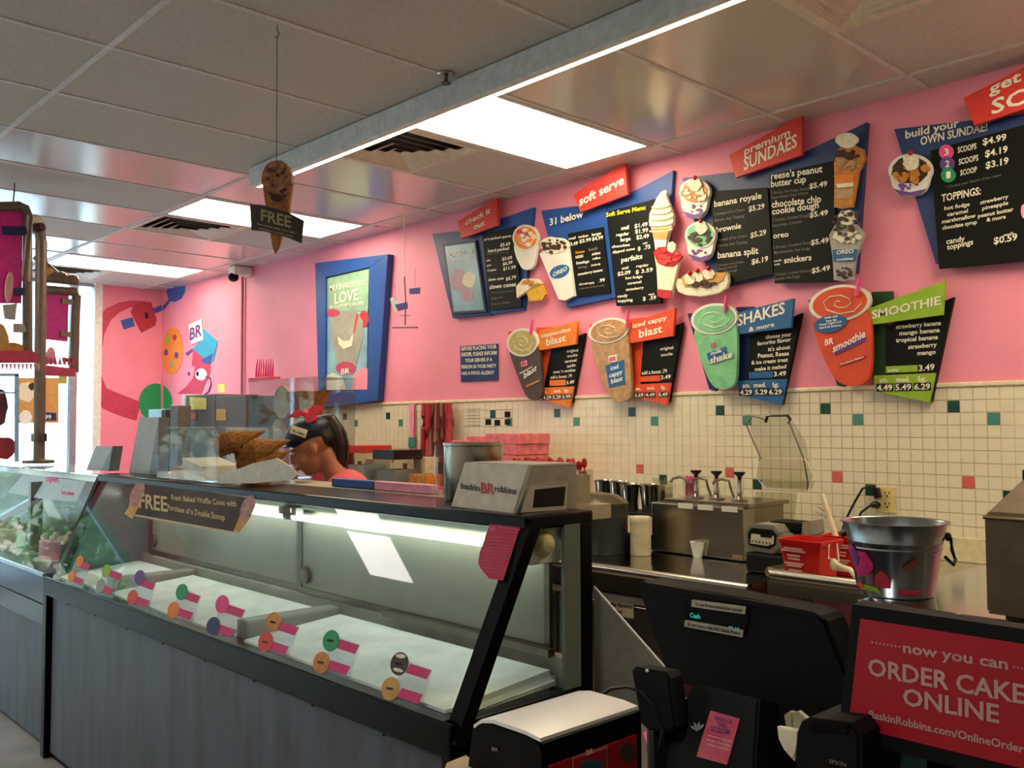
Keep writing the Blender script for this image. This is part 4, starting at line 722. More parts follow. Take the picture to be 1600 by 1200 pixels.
# big can of toppings
pc = PY(1.74); c0 = pc.hit(722, 792)
can = thing('storage_can', 'large dull metal can behind the logo dispenser on the case', 'can', (c0.x-.03, 1.78, ZT))
B().lathe((c0.x-.02, 1.80, ZT+.001), [(.085, 0), (.088, .004), (.088, .158), (.09, .16), (.09, .168), (.084, .168), (.083, .02), (.0, .02)], 36, cap=False).build('can_body', M['steel'], can, smooth=True)
B().lathe((c0.x-.02, 1.80, ZT+.140), [(.082, 0), (.06, .016), (0.0, .022)], 24).build('contents', M['caramel'], can, smooth=True)
jar = thing('clear_jar', 'tall clear plastic jar left of the dull metal can', 'jar', (c0.x-.11, 1.76, ZT))
B().lathe((c0.x-.105, 1.76, ZT+.001), [(.03, 0), (.032, .15), (.03, .16), (.028, .155), (.028, .01)], 24, cap=False).build('jar_body', M['acrylic'], jar, smooth=True)
# spoon tub
sp = thing('spoon_tub', 'grey tub packed with red plastic spoons behind the dispenser', 'tub', (-1.72, 1.95, ZT-.03))
PS = PY(1.92); sa = PS.hit(812, 727); sb = PS.hit(914, 790)
B().box(sa.x-.02, sb.x-.02, 1.86, 1.98, ZT-.035, sa.z-.005, .004).build('tub', M['plastic_clear'], sp); B().box(sa.x-.015, sb.x-.025, 1.87, 1.97, ZT-.034, sa.z-.02).build('inner_sheet', M['beige'], sp)
for k in range(46):
    x = R.uniform(sa.x-.01, sb.x-.03); y = R.uniform(1.875, 1.965); z = sa.z+R.uniform(.0, .012); an = R.uniform(-.5, .5)
    if k == 0:
        t = thing('plastic_spoon', 'red plastic spoon standing bowl up in the grey tub', 'spoon', (x, y, z), 'red spoons in the grey tub')
        B().tube([(x, y, z-.09), (x, y, z-.012)], .0022, 6).build('handle', M['red_bright'], t); B().ball((x, y, z), (.010, .005, .015), 10, 8).build('bowl', M['red_bright'], t, smooth=True); sp0 = t
    else:
        t = copy_tree(sp0); t.location = (x, y, z); t.rotation_euler = (0, an*.3, R.uniform(0, 3))
for q, (a, b_, k, lbl) in enumerate(((525, 592, 'blue', 'blue'), (592, 682, 'pink_pale', 'pink'))):
    u = PY(1.86).hit(a, 775); v = PY(1.86).hit(b_, 785); tag(B().box(u.x, v.x-.004, 1.84, 1.875, ZT+.0005, ZT+.030, .003).build('sign_strip', M[k]), 'narrow %s strip lying along the back of the case top' % lbl, 'strip')
# ================================================================ BACK COUNTER
ZC = .90
wt = thing('steel_worktop', 'stainless worktop with rolled edge along the tiled wall', 'worktop', (-4.6, 3.3, 0))
B().box(-7.9, -1.815, 2.85, W-.013, ZC-.012, ZC).build('top', M['steel_mirror'], wt); B().tube([(-7.9, 2.85, ZC-.02), (-1.815, 2.85, ZC-.02)], .021, 14).build('rolled_edge', M['steel'], wt, smooth=True)
B().box(-7.9, -1.83, 2.87, 2.89, ZC-.11, ZC-.03).build('apron', M['steel_dark'], wt)
for x in (-7.8, -6, -4.2, -1.9): B().tube([(x, 2.95, 0), (x, 2.95, ZC-.012)], .02, 10).build('leg', M['steel'], wt)
fg = thing('undercounter_fridge', 'stainless undercounter fridge with a cream note below the worktop', 'fridge', (-2.9, 3.2, 0))
B().box(-4.0, -2.22, 2.93, 3.6, .08, .76, .006).build('cabinet', M['steel'], fg); B().box(-4.0, -2.22, 2.90, 2.93, .745, .775, .004).build('handle_rail', M['grey_light'], fg)
for k in range(3): B().box(-3.98+k*.59, -3.42+k*.59, 2.915, 2.93, .1, .735, .004).build('door', M['steel'], fg)
pn = PY(2.912); r = tag(B().pp(pn, [(941, 932), (990, 938), (990, 967), (942, 958)], 0, .001).build('note', M['cream']), 'cream note with black writing on the fridge door', 'note'); letters(pn, r, M['black'], [('waffle flavors', 944, 946, 988, 951, 6), ('wanted', 955, 957, 972, 959, 6)], off=.002)
# topping warmer with three pumps
PW = PY(3.28); wa = PW.hit(1017, 784); wz = wa.z
wm = thing('topping_warmer', 'stainless three pump topping warmer on the worktop', 'warmer', (-2.35, 3.4, ZC))
B().box(-2.585, -2.115, 3.28, 3.60, ZC+.004, wz, .006).build('housing', M['steel'], wm); B().box(-2.53, -2.10, 3.30, 3.62, wz, wz+.018, .003).build('lid_plate', M['steel'], wm)
for x in (-2.56, -2.14):
    for y in (3.30, 3.58): B().lathe((x, y, ZC), [(.015, 0), (.013, .005)], 10).build('foot', M['black'], wm)
B().pp(PW, [(1144, 866), (1160, 868), (1160, 874), (1144, 872)], .002, .002).build('badge', mat('badge_brown', (150, 120, 80)), wm)
for k, (x, y) in enumerate(((1088, 781), (1120, 783), (1156, 786))):
    p = PY(3.40).hit(x, y); p.z = wz+.018
    pu = B().lathe(p, [(.035, 0), (.035, .008), (.02, .014), (.012, .02), (.012, .045), (.009, .05), (.009, .09)], 18).build('pump', M['steel'], wm, smooth=True)
    B().lathe(p+Vector((0, 0, .09)), [(.008, 0), (.009, .012), (.024, .026), (.024, .033)], 18).build('knob', M['black'], pu, smooth=True)
    B().tube([p+Vector(v) for v in ((-.02, -.01, .01), (-.03, -.02, .05), (-.035, -.025, .085), (-.06, -.04, .092), (-.085, -.055, .085), (-.095, -.06, .07))], .006, 8).build('spout', M['steel'], pu, smooth=True)
    u = PW.hit((1072, 1103, 1141)[k], 791+k*3); B().box(u.x-.04, u.x+.035, 3.277, 3.2805, wz-.018, wz+.004).build('pump_label', M['paper'], wm)
# small things on the worktop
p = PY(3.15).hit(1001, 858); t = thing('paper_cup_canister', 'cream round canister left of the topping warmer', 'canister', (p.x, 3.15, ZC)); z1 = PY(3.15).hit(1001, 805).z
B().lathe((p.x, 3.15, ZC+.001), [(.043, 0), (.045, .004), (.045, z1-ZC-.03)], 28).build('canister_body', mat('canister_cream', (226, 214, 176), rough=.45), t, smooth=True); B().lathe((p.x, 3.15, z1-.029), [(.047, 0), (.047, .018), (.042, .024)], 28).build('lid', mat('canister_cream', (226, 214, 176)), t, smooth=True)
p = PZ(ZC).hit(1090, 871); t = B().lathe(p+Vector((0, 0, .001)), [(.018, 0), (.030, .062), (.032, .062), (.032, .066), (.029, .064), (.017, .003)], 22, cap=False).build('sample_cup', M['white'], smooth=True); tag(t, 'small white sample cup in front of the topping warmer', 'cup')
for k, (x, h) in enumerate(((1030, 738), (1042, 742))):
    p = PY(3.45).hit(x, 782); z1 = PY(3.45).hit(x, h).z; p.z = ZC
    t = thing('cup_stack', ('tall stack of clear cups left of the pink spoon cup', 'shorter stack of clear cups beside the warmer')[k], 'cup stack', p); b = B()
    for q in range(7): b.lathe(p+Vector((0, 0, .02+q*.03)), [(.024, 0), (.030, z1-ZC-.23), (.031, z1-ZC-.225)], 18, cap=False)
    b.build('cups', M['plastic_clear'], t, smooth=True)
p = PY(3.42).hit(1063, 780); p.z = wz+.018; t = thing('spoon_cup', 'clear cup of hot pink spoons on the topping warmer', 'cup', (-2.49, 3.45, wz+.018)); c_ = Vector((-2.49, 3.45, wz+.019))
B().lathe(c_, [(.030, 0), (.038, .09), (.036, .09), (.028, .004)], 20, cap=False).build('cup_body', M['acrylic'], t, smooth=True); b = B()
for k in range(22): an = k*2.4; rr = .025*math.sqrt(k/22); q = c_+Vector((rr*math.cos(an), rr*math.sin(an), 0)); b.tube([q+Vector((0, 0, .004)), q+Vector((0, 0, .05))], .003, 5); b.ball(q+Vector((0, 0, .06+.01*(k % 3))), (.009, .005, .014), 8, 6)
tag(b.build('spoons', M['pink_hot'], t), kind='stuff')
for k, (x, y0, r_) in enumerate(((943, 750, .045), (962, 752, .05), (985, 756, .052), (1012, 757, .052))):
    z1 = PY(3.45).hit(x, y0).z; p = PY(3.45).hit(x, 780)
    t = B().lathe((p.x, 3.45+.02*(k % 2), 1.05), [(r_*.72, 0), (r_*.98, z1-1.06), (r_*1.04, z1-1.055), (r_*1.04, z1-1.05), (r_*.95, z1-1.055), (r_*.7, .004)], 26, cap=False).build('malt_cup', M['steel_mirror'], smooth=True); tag(t, ('leftmost steel malt cup on the wire riser', 'second steel malt cup on the riser, behind its neighbours', 'third steel malt cup on the riser', 'rightmost steel malt cup beside the clear cups')[k], 'malt cup', 'steel malt cups on the riser')
t = thing('cup_riser', 'dark riser shelf under the steel malt cups', 'riser', (-2.83, 3.45, ZC)); B().box(-3.12, -2.62, 3.36, 3.56, 1.04, 1.05).build('shelf', M['black_matte'], t)
for x in (-3.1, -2.64): B().box(x-.01, x+.01, 3.37, 3.55, ZC+.001, 1.04).build('leg', M['black_matte'], t)
p = PY(3.05).hit(930, 860); t = thing('mixer_bowl', 'dark round lidded kettle at the left end of the visible worktop', 'kettle', (p.x, 3.1, ZC)); zt = PY(3.05).hit(930, 780).z
B().lathe((p.x-.03, 3.1, ZC+.001), [(.13, 0), (.135, .02), (.135, zt-ZC-.03)], 36).build('kettle_body', mat('kettle_grey', (52, 54, 58), rough=.35), t, smooth=True); B().lathe((p.x-.03, 3.1, zt-.029), [(.14, 0), (.14, .012), (.09, .045), (.02, .055)], 36).build('lid', mat('lid_smoke', (70, 66, 46), rough=.25), t, smooth=True); B().box(p.x-.2, p.x+.12, 3.22, 3.30, ZC+.001, ZC+.07, .005).build('base', M['black_matte'], t)
# vacuum blender with open clear hood
bl = thing('blender', 'grey and black countertop blender with an open clear hood', 'blender', (-1.93, 3.15, ZC))
PQ = PY(3.08)
B().pp(PQ, [(1162, 836), (1168, 824), (1180, 818), (1208, 821), (1216, 832), (1215, 858), (1208, 866), (1164, 858)], .0, .10, .004).build('front_housing', mat('blender_grey', (140, 138, 126), rough=.4), bl)
B().pp(PQ, [(1168, 834), (1174, 825), (1206, 828), (1213, 836), (1211, 852), (1202, 858), (1170, 852)], .004, .006).build('bezel', M['black'], bl)
B().pp(PQ, [(1174, 834), (1209, 838), (1208, 850), (1198, 853), (1172, 849)], .007, .004).build('keypad', mat('keypad_cream', (226, 220, 190)), bl); B().pp(PQ, [(1188, 835), (1206, 837), (1205, 841), (1188, 839)], .009, .003).build('display', M['black'], bl)
b = B()
for i in range(6): b.pp(PQ, ell(1175+i*5.6, 845.5+i*.7, 1.5, 1.8, 0, 8), .009, .003)
b.build('buttons', mat('button_grey', (120, 116, 100)), bl)
b0, b1_ = PQ.hit(1164, 860), PQ.hit(1216, 868)
B().box(b0.x+.002, b1_.x+.07, 3.075, 3.30, ZC+.001, b0.z-.004, .01).build('base', M['black'], bl); zt = PQ.hit(1200, 822).z
B().prism([(b1_.x-.03, 3.10, b0.z), (b1_.x+.07, 3.12, b0.z), (b1_.x+.075, 3.12, zt+.02), (b1_.x+.08, 3.12, zt-.03), (b1_.x+.02, 3.12, zt-.035), (b1_.x-.03, 3.10, zt-.01)], (0, .16, 0), .004).build('rear_housing', mat('blender_grey', (140, 138, 126)), bl)
B().box(b0.x+.06, b1_.x+.05, 3.16, 3.26, zt-.02, zt+.012, .004).build('jar_seat', M['black_matte'], bl)
PH = PY(3.22)
def wire(pts, r=.0028, Y=3.22, m_='steel_dark', nm='hood_rod'): return B().tube([PY(Y).hit(*q) for q in pts], r, 6).build(nm, M[m_], bl)
wire([(1165, 662), (1188, 715), (1186, 720)]); wire([(1233, 660), (1255, 715), (1262, 752), (1262, 765)]); wire([(1186, 720), (1182, 745), (1196, 764), (1262, 768), (1270, 742), (1262, 722), (1256, 717), (1196, 716), (1186, 722)], .0022, m_='white', nm='hood_edge')
B().pp(PH, [(1170, 655), (1182, 649), (1234, 652), (1258, 690), (1268, 745), (1262, 768), (1196, 764), (1182, 745), (1187, 720)], 0, .003).build('hood_shell', M['plastic_clear'], bl); B().pp(PH, [(1187, 750), (1262, 752), (1260, 764), (1198, 761)], .004, .05).build('hood_lip', M['plastic_clear'], bl)
B().pp(PH, [(1181, 768), (1245, 770), (1240, 825), (1178, 818)], .002, .003).build('hood_lower', M['plastic_clear'], bl)
wire([(1196, 660), (1199, 650), (1206, 649), (1230, 649), (1235, 655), (1232, 662)], .006, m_='black', nm='hood_handle'); wire([(1165, 662), (1176, 650), (1188, 653), (1196, 656)], .003)
# sink drainboard with raised rail
sk = thing('sink_drainboard', 'raised stainless drainboard with thick rolled rim at right', 'sink', (-.3, 3.2, 0))
ZS = H-.515; e0 = PZ(ZS).hit(1190, 897)
B().box(e0.x+.01, 2.6, 2.86, W-.013, ZS-.03, ZS-.02).build('deck', M['steel_mirror'], sk); B().tube([(e0.x, W-.05, ZS), (e0.x, 2.88, ZS), (e0.x+.03, 2.85, ZS), (2.6, 2.85, ZS)], .02, 12).build('rolled_rim', M['steel'], sk, smooth=True)
B().box(e0.x, 2.6, 2.862, 2.875, ZS-.07, ZS-.01).build('apron', M['steel'], sk); B().box(e0.x+.01, 2.6, W-.03, W-.013, ZS-.02, H-.44, .003).build('splashback', mat('splash_cream', (222, 208, 168), rough=.4), sk)
B().box(-.9, 0, 2.95, 3.65, .55, ZS-.03).build('bowl', M['steel_dark'], sk)
for x in (-1.65, .2, 2.5): B().tube([(x, 2.95, 0), (x, 2.95, ZS-.03)], .02, 10).build('leg', M['steel_dark'], sk)
tag(B().box(-1.72, -1.3, W-.05, W-.014, .1, .85).build('wall_box', mat('box_cream', (200, 186, 140), rough=.5)), 'cream metal cover on the wall under the drainboard', 'cover')
# red pails
def pail(label, c, w_, d_, h, rz=0.):
    t = thing('sanitizer_pail', label, 'pail', (0, 0, 0)); XFm = Matrix.Translation(c) @ Matrix.Rotation(rz, 4, 'Z')
    def ring(sx, sy, z): return [(sx*x, sy*y, z) for x, y in ((-1, -.8), (-.8, -1), (.8, -1), (1, -.8), (1, .8), (.8, 1), (-.8, 1), (-1, .8))]
    R_ = [ring(w_*.40, d_*.40, 0), ring(w_*.5, d_*.5, h*.9), ring(w_*.53, d_*.53, h*.9), ring(w_*.54, d_*.54, h), ring(w_*.49, d_*.49, h), ring(w_*.38, d_*.38, .01)]
    vs = [v for r_ in R_ for v in r_]; fs = [tuple(range(7, -1, -1))]
    for a in range(5): fs += [(a*8+i, a*8+(i+1) % 8, a*8+8+(i+1) % 8, a*8+8+i) for i in range(8)]
    fs.append(tuple(range(40, 48))); B(XFm).faces(vs, fs).build('pail_body', M['red_bright'], t)
    b = B(XFm)
    for i, (z, ww) in enumerate(((.80, .24), (.74, .30), (.62, .16), (.54, .14), (.42, .24), (.36, .18))): b.box(-ww*w_-w_*.1, ww*w_-w_*.1, -d_*(.42+.08*z)-.0035, -d_*(.42+.08*z)-.001, h*z-.006, h*z)
    b.box(-.25*w_, .08*w_, -d_*.45-.001, -d_*.43, h*.12, h*.24); b.build('print', mat('pail_print', (244, 200, 190)), t)
    B(XFm).tube([(w_*.52, -d_*.1, h*.93), (w_*.6, -d_*.25, h*.6), (w_*.62, d_*.1, h*.5), (w_*.52, d_*.2, h*.93)], .003, 6).build('bail', M['white'], t)
    t.location = (0, 0, 0); return t
pa = PZ(ZS-.019).hit(1262, 902); pail('square red pail with white print on the drainboard edge', Vector((pa.x+.012, 2.985, ZS-.019)), .165, .15, .135, -.12)
pb2 = PY(3.12).hit(1322, 890); pail('red pail behind, holding a white handled brush', Vector((pb2.x, 3.16, ZS-.019)), .16, .15, .14, .1)
t = thing('scrub_brush', 'long white handled brush leaning in the rear red pail', 'brush', (pb2.x, 3.15, ZS)); B().tube([PY(3.15).hit(1284, 772), PY(3.15).hit(1306, 838), PY(3.15).hit(1318, 880)], .010, 10).build('handle', M['cream'], t, smooth=True); B().box(pb2.x-.03, pb2.x+.03, 3.13, 3.18, ZS+.0, ZS+.04, .005).build('bristles', M['white'], t)
tag(B().tube([PY(2.95).hit(*q) for q in ((1304, 880), (1315, 886), (1328, 890), (1338, 902))], .009, 10).ball(PY(2.95).hit(1303, 882), (.016, .01, .02), 10, 8).build('ladle', M['cream'], smooth=True), 'short cream utensil between red pail and metal bucket', 'utensil')
# outlet, plugs, cords
ot = thing('wall_outlet', 'cream double wall outlet on the tiles', 'outlet', WALL.hit(1385, 800)); B().pp(WALL, [(1370, 761), (1399.5, 762), (1400, 802), (1371, 800)], .012, .006, .001).build('cover_plate', M['outlet'], ot)
for y in (772, 789):
    sk_ = B().pp(WALL, ell(1386.5, y, 6.5, 6.5, 0, 14), .0135, .003).build('socket', M['outlet'], ot); B().pp(WALL, [(1382.5, y-4), (1384, y-4), (1384, y), (1382.5, y)], .014, .001).pp(WALL, [(1388.5, y-4), (1390, y-4), (1390, y), (1388.5, y)], .014, .001).pp(WALL, ell(1386, y+3, 1.6, 1.6, 0, 8), .014, .001).build('slots', M['black'], sk_)
tag(B().tube([WALL.hit(*q, .03) for q in ((1370, 772), (1366, 764), (1358, 760), (1348, 763), (1335, 785), (1325, 805), (1315, 830), (1312, 860))], .005, 8).pp(WALL, [(1361, 763), (1369, 762), (1373, 777), (1366, 780)], .045, .03, .003).build('power_cord', M['black']), 'black power cord arching from the upper outlet socket', 'cord')
tag(B().tube([WALL.hit(*q, .03) for q in ((1370, 789), (1360, 790), (1346, 800), (1338, 815), (1330, 850))], .005, 8).ball(WALL.hit(1368, 789, .03), (.022, .02, .016), 10, 8).build('power_cord', M['black']), 'shorter black power cord plugged into the lower outlet socket', 'cord')
tag(B().tube([WALL.hit(*q, .02) for q in ((1278, 792), (1290, 800), (1302, 812))], .0015, 5).tube([WALL.hit(*q, .02) for q in ((1275, 800), (1288, 806), (1300, 815))], .0015, 5).tube([WALL.hit(*q, .02) for q in ((1283, 782), (1290, 792), (1302, 812))], .0015, 5).build('whisk', M['steel_dark']), 'thin wire whisk against the tiles', 'whisk')
# left part of the counter
def cub(name, label, cat, m, pxa, pxb, Y, dep, bev=.004, z0=ZC+.001, group=None, lid=None):
    a = PY(Y).hit(*pxa); b = PY(Y).hit(*pxb); t = thing(name, label, cat, ((a.x+b.x)/2, Y+dep/2, z0), group); top = a.z
    B().box(a.x, b.x, Y, Y+dep, z0, top, bev).build('body', M[m], t)
    if lid: B().box(a.x-.006, b.x+.006, Y-.006, Y+dep+.006, top, top+lid[1], .003).build('lid', M[lid[0]], t)
    return t
t = cub('topping_bin', 'clear bin with a red lid behind the employee', 'bin', 'plastic_clear', (539, 707), (568, 765), 3.2, .2, lid=('red', .045)); B().box(*[f(PY(3.2).hit(x, 730).x) for x, f in ((542, float), (566, float))], 3.21, 3.38, ZC+.004, 1.22).build('contents', mat('bin_milk', (190, 200, 210), rough=.6), t)
t = cub('topping_bin', 'clear bin with a black lid, second from the employee', 'bin', 'plastic_clear', (584, 717), (616, 770), 3.2, .2, lid=('black', .055)); B().box(*[PY(3.2).hit(x, 740).x for x in (587, 614)], 3.21, 3.38, ZC+.004, 1.20).build('contents', mat('bin_smoke', (150, 156, 166), rough=.6), t)
cub('topping_bin', 'small white translucent bin between the lidded bins', 'bin', 'white', (570, 716), (582, 765), 3.42, .15)
cub('syrup_jar', 'jar of amber syrup behind the case', 'jar', 'caramel', (638, 740), (667, 765), 3.25, .12, bev=.01, lid=('acrylic', .10)); cub('dispenser', 'cream plastic dispenser above the amber jar', 'dispenser', 'cream', (646, 714), (664, 735), 3.4, .1)
cub('small_box', 'small black box with a white label beside the amber jar', 'box', 'black', (640, 765), (667, 775), 3.15, .08, lid=('white', .004)); cub('pink_tub', 'small hot pink tub right of the black box', 'tub', 'straw_pink', (668, 760), (680, 775), 3.15, .08)
cub('grey_boxes', 'pair of black bottles beside the hanging aprons', 'bottle', 'black', (667, 722), (677, 760), 3.5, .08)
R = random.Random(9); M['cake_box_pink'] = mat('cake_box_pink', (250, 128, 136), rough=.55, noise=.12, scale=25)
for k, (x0, y0, x1, y1, Y, lb_) in enumerate(((705, 688, 728, 735, 3.35, 'leftmost low stack of pink cake boxes'), (730, 681, 756, 735, 3.37, 'middle stack of pink cake boxes behind the can'), (758, 677, 807, 735, 3.36, 'rightmost tallest stack of pink cake boxes'))):
    a = PY(Y).hit(x0, y0); b = PY(Y).hit(x1, y0); t = thing('cake_box_stack', lb_, 'boxes', ((a.x+b.x)/2, Y, ZC), 'stacks of flat pink cake boxes'); zt = a.z; n = 9; hh = (zt-ZC)/n
    for i in range(n):
        j = R.uniform(-.01, .01); B().box(a.x+j, b.x+j, Y, Y+.25, ZC+i*hh+.001, ZC+(i+1)*hh-.001, .003).build('cake_box', M['cake_box_pink'], t)
# aprons, strap, papers
ap = thing('hanging_aprons', 'bundle of dark red and tan aprons hanging on the tiled wall', 'aprons', WALL.hit(684, 720))
R = random.Random(3)
for k in range(11):
    x = 662+k*4.1; dd = .03+R.uniform(0, .05); zt_ = 630; b = B()
    L_ = [WALL.hit(x+R.uniform(-1, 1), y, dd+.01*math.sin(y*.05+k)) for y in (zt_, 650, 670, 690, 712)]; b.tube(L_, .014, 8, .024); b.build('fold', M['mural_red'] if k in (0, 1, 2, 9, 10) else [mat('apron_maroon', (112, 30, 34), rough=.85), mat('apron_tan', (150, 112, 84), rough=.85)][k % 2], ap, smooth=True)
B().tube([WALL.hit(660, 632, .03), WALL.hit(706, 632, .03)], .008, 8).build('rail', M['steel'], ap)
r = thing('lanyard', 'pink strap with a teal tag hanging on the tiles', 'strap', WALL.hit(642, 705, .01)); B().pp(WALL, [(639, 630), (648, 630), (650, 706), (640, 706)], .012, .004).build('strap', M['pink_pale'], r); B().tube([WALL.hit(648, 632, .018), WALL.hit(647, 685, .018)], .004, 6).build('cord', M['mural_rose'], r); B().pp(WALL, [(638, 683), (648.5, 683), (648, 699), (637.5, 699)], .022, .008, .002).build('tag', M['tile_teal'], r)
r = thing('wall_paper', 'wide white paper panel taped to the tiles beside the strap', 'paper', WALL.hit(655, 705)); B().pp(WALL, [(650, 631), (661, 631), (662, 708), (651, 708)], .004, .003).build('sheet', M['beige'], r)
r = thing('wall_paper', 'white printed sheet on the tiles right of the aprons', 'paper', WALL.hit(738, 680)); B().pp(WALL, [(727, 632), (752, 631), (752, 676), (727, 677)], .004, .003).build('sheet', M['paper'], r)
letters(WALL, r, M['text_grey'], [('please wash hands', 729, 640+q*5, 750, 640+q*5, 2.5) for q in range(6)], off=.006, bold=False)
r = thing('wall_paper', 'white sheet with four small dark photographs on the tiles', 'paper', WALL.hit(780, 680)); B().pp(WALL, [(755, 632), (802, 630), (803, 676), (755, 677)], .004, .003).build('sheet', M['paper'], r)
for x, y in ((763, 659), (777, 660), (793, 659), (793, 647)): B().pp(WALL, [(x-4.5, y-4), (x+4.5, y-4), (x+4.5, y+5), (x-4.5, y+5)], .006, .002).build('photo', M['panel_black'], r)
# far left of the back counter: grey cases, clear cone display, small stuff
cub('oven', 'grey metal cabinet with taped notes, left of the pair', 'cabinet', 'grey_box', (291, 618), (335.5, 665), 3.05, .35); cub('oven', 'grey metal cabinet right of its twin, with a tan note', 'cabinet', 'grey_box', (337, 620), (384, 665), 3.05, .35)
for q, (pts, k, lb_) in enumerate((([(296, 620), (322, 622), (322, 640), (297, 640)], 'yellow_note', 'tan note on the left grey cabinet'), ([(294, 645), (306, 645), (306, 655), (294, 655)], 'red', 'round red sticker on the left grey cabinet'), ([(338, 639), (353, 639), (353, 657), (338, 657)], 'wafer', 'tan note on the right grey cabinet'), ([(340, 600), (351, 600), (351, 613), (340, 613)], 'yellow_note', 'pale yellow note above the grey cabinets'))):
    tag(B().pp(PY(3.045 if q < 3 else 3.767), pts, 0, .002).build('sticky_note', M[k]), lb_, 'note')
cub('white_panel', 'narrow white upright panel at the left grey cabinet', 'panel', 'white', (284, 616), (289, 665), 3.05, .3)
M['tissue_blue'] = mat('tissue_blue', (170, 214, 230)); cub('tissue_box', 'pale blue tissue box near the green mural leaf', 'box', 'tissue_blue', (232, 640), (252, 668), 3.0, .2); cub('dark_bottle', 'dark bottle beside the pale blue box', 'bottle', 'black', (253, 640), (258, 664), 3.0, .06); cub('dark_mug', 'brown thermos mug left of the grey cabinets', 'mug', 'grey_box', (266, 634), (278, 664), 2.88, .1)
cd_ = thing('cone_display', 'clear acrylic box showing waffle bowls and cones on the back counter', 'display box', (-5.4, 3.1, ZC)); a = PY(3.0).hit(388, 597); b_ = PY(3.0).hit(490, 600)
X0_, X1_, zt = a.x, b_.x, a.z
for bb in ((X0_, X1_, 3.0, 3.006, ZC, zt), (X0_, X1_, 3.30, 3.306, ZC, zt), (X0_, X0_+.006, 3.006, 3.3, ZC, zt), (X1_-.006, X1_, 3.006, 3.3, ZC, zt), (X0_, X1_, 3.0, 3.306, zt, zt+.006), (X0_, X1_, 3.006, 3.3, 1.50, 1.506)): B().box(*bb).build('pane', M['acrylic'], cd_)
B().box(X0_, X1_, 3.01, 3.3, ZC+.001, 1.34, .01).build('base', M['mural_rose'], cd_)
t = thing('waffle_bowl', 'tan waffle bowl stack inside the clear display box', 'waffle bowl', (-5.2, 3.12, 1.506))
for k in range(2): B().lathe((X0_+.50+k*.13, 3.12, 1.51), [(.05, 0), (.07, .06), (.10, .13), (.11, .17), (.105, .17), (.06, .02)], 14, cap=False).build('bowl', M['waffle'], t, smooth=True)
t = thing('cake_cone_stack', 'pale round wafer disc standing inside the clear display box', 'wafer', (X0_+.2, 3.12, 1.506)); B().lathe((X0_+.22, 3.15, 1.62), [(.11, 0), (.11, .02)], 28, ax=rotm('X', math.pi/2)).build('wafer', M['beige'], t); B().lathe((X0_+.2, 3.12, 1.345), [(.05, 0), (.06, .08), (.02, .16)], 16).build('cone', M['beige'], t); B().lathe((X0_+.55, 3.12, 1.345), [(.08, 0), (.05, .08), (.005, .2)], 16).build('cone', M['beige'], t)
pc_ = PY(3.1); R = random.Random(2)
for k in range(8):
    u = pc_.hit(400+k*3.6, 594); t = tag(B().tube([u, u+Vector((.01, 0, .10)), u+Vector((.012+R.uniform(-.01, .01), 0, .145))], .009, 6, .002).build('pink_spoon', M['magenta']), 'hot pink spoon standing on top of the clear display box', 'spoon', 'hot pink spoons on the display box')
t = tag(B().box(pc_.hit(396, 594).x, pc_.hit(430, 594).x, 3.06, 3.14, zt+.007, zt+.035, .004).build('spoon_holder', M['mural_rose']), 'rose spoon holder on top of the clear display box', 'holder')
# ================================================================ HANGING THINGS
hp = PZ(CEIL-.02).hit(433, 48); HP = Plane((0, hp.y, 0), (0.55, -.85, 0)); HP.p = hp
hs = thing('hanging_sign', 'hanging waffle cone sign with a dark plaque reading FREE', 'sign', HP.hit(430, 395))
ch = (360, 220, 6.667)
B().tube([hp+Vector((0, 0, .02)), hp, hp+Vector((.012, 0, -.012)), hp+Vector((0, 0, -.026)), hp+Vector((-.01, 0, -.014))], .003, 6).build('hook', M['steel'], hs)
B().tube([hp+Vector((0, 0, -.02)), HP.hit(432, 254)], .0016, 6).build('string', M['tile_teal'], hs)
B().pp(HP, cz(ch, [(335, 480), (640, 480), (610, 700), (500, 1100), (460, 1172), (435, 1100), (370, 700)]), -.012, .012, .002).build('cone', M['waffle'], hs)
c = B().pp(HP, cz(ch, blob(478, 400, 155, 205, 30, .04, 4)), 0, .02, .004).build('scoop', mat('scoop_brown', (176, 118, 88), rough=.75, noise=.25, scale=50, bump=.6, bscale=80), hs)
R = random.Random(4)
for k in range(13):
    x = 478+R.uniform(-110, 110); y = 420+R.uniform(-150, 150); B().pp(HP, cz(ch, blob(x, y, 16, 18, 8, .3, k)), .003, .005).build('chip', M['choc'] if k % 2 else mat('chip_maroon', (112, 40, 38), rough=.6), c)
B().pp(HP, cz(ch, blob(470, 590, 60, 40, 12, .2, 4)), .003, .005).build('chip', M['choc'], c)
pq = B().pp(HP, cz(ch, [(200, 662), (320, 668), (450, 700), (600, 745), (765, 830), (738, 1068), (600, 1010), (450, 965), (330, 940), (215, 930)]), .006, .004, .001).build('plaque', mat('plaque_brown', (52, 40, 26), rough=.45), hs)
gt = mat('gold_text2', (176, 160, 118), rough=.5)
letters(HP, pq, gt, [('FREE', 318, 830, 632, 905, 118), ('fresh baked waffle cone with', 275, 872, 670, 970, 24), ('purchase of a double scoop', 295, 920, 650, 1005, 24)], ch, .008)
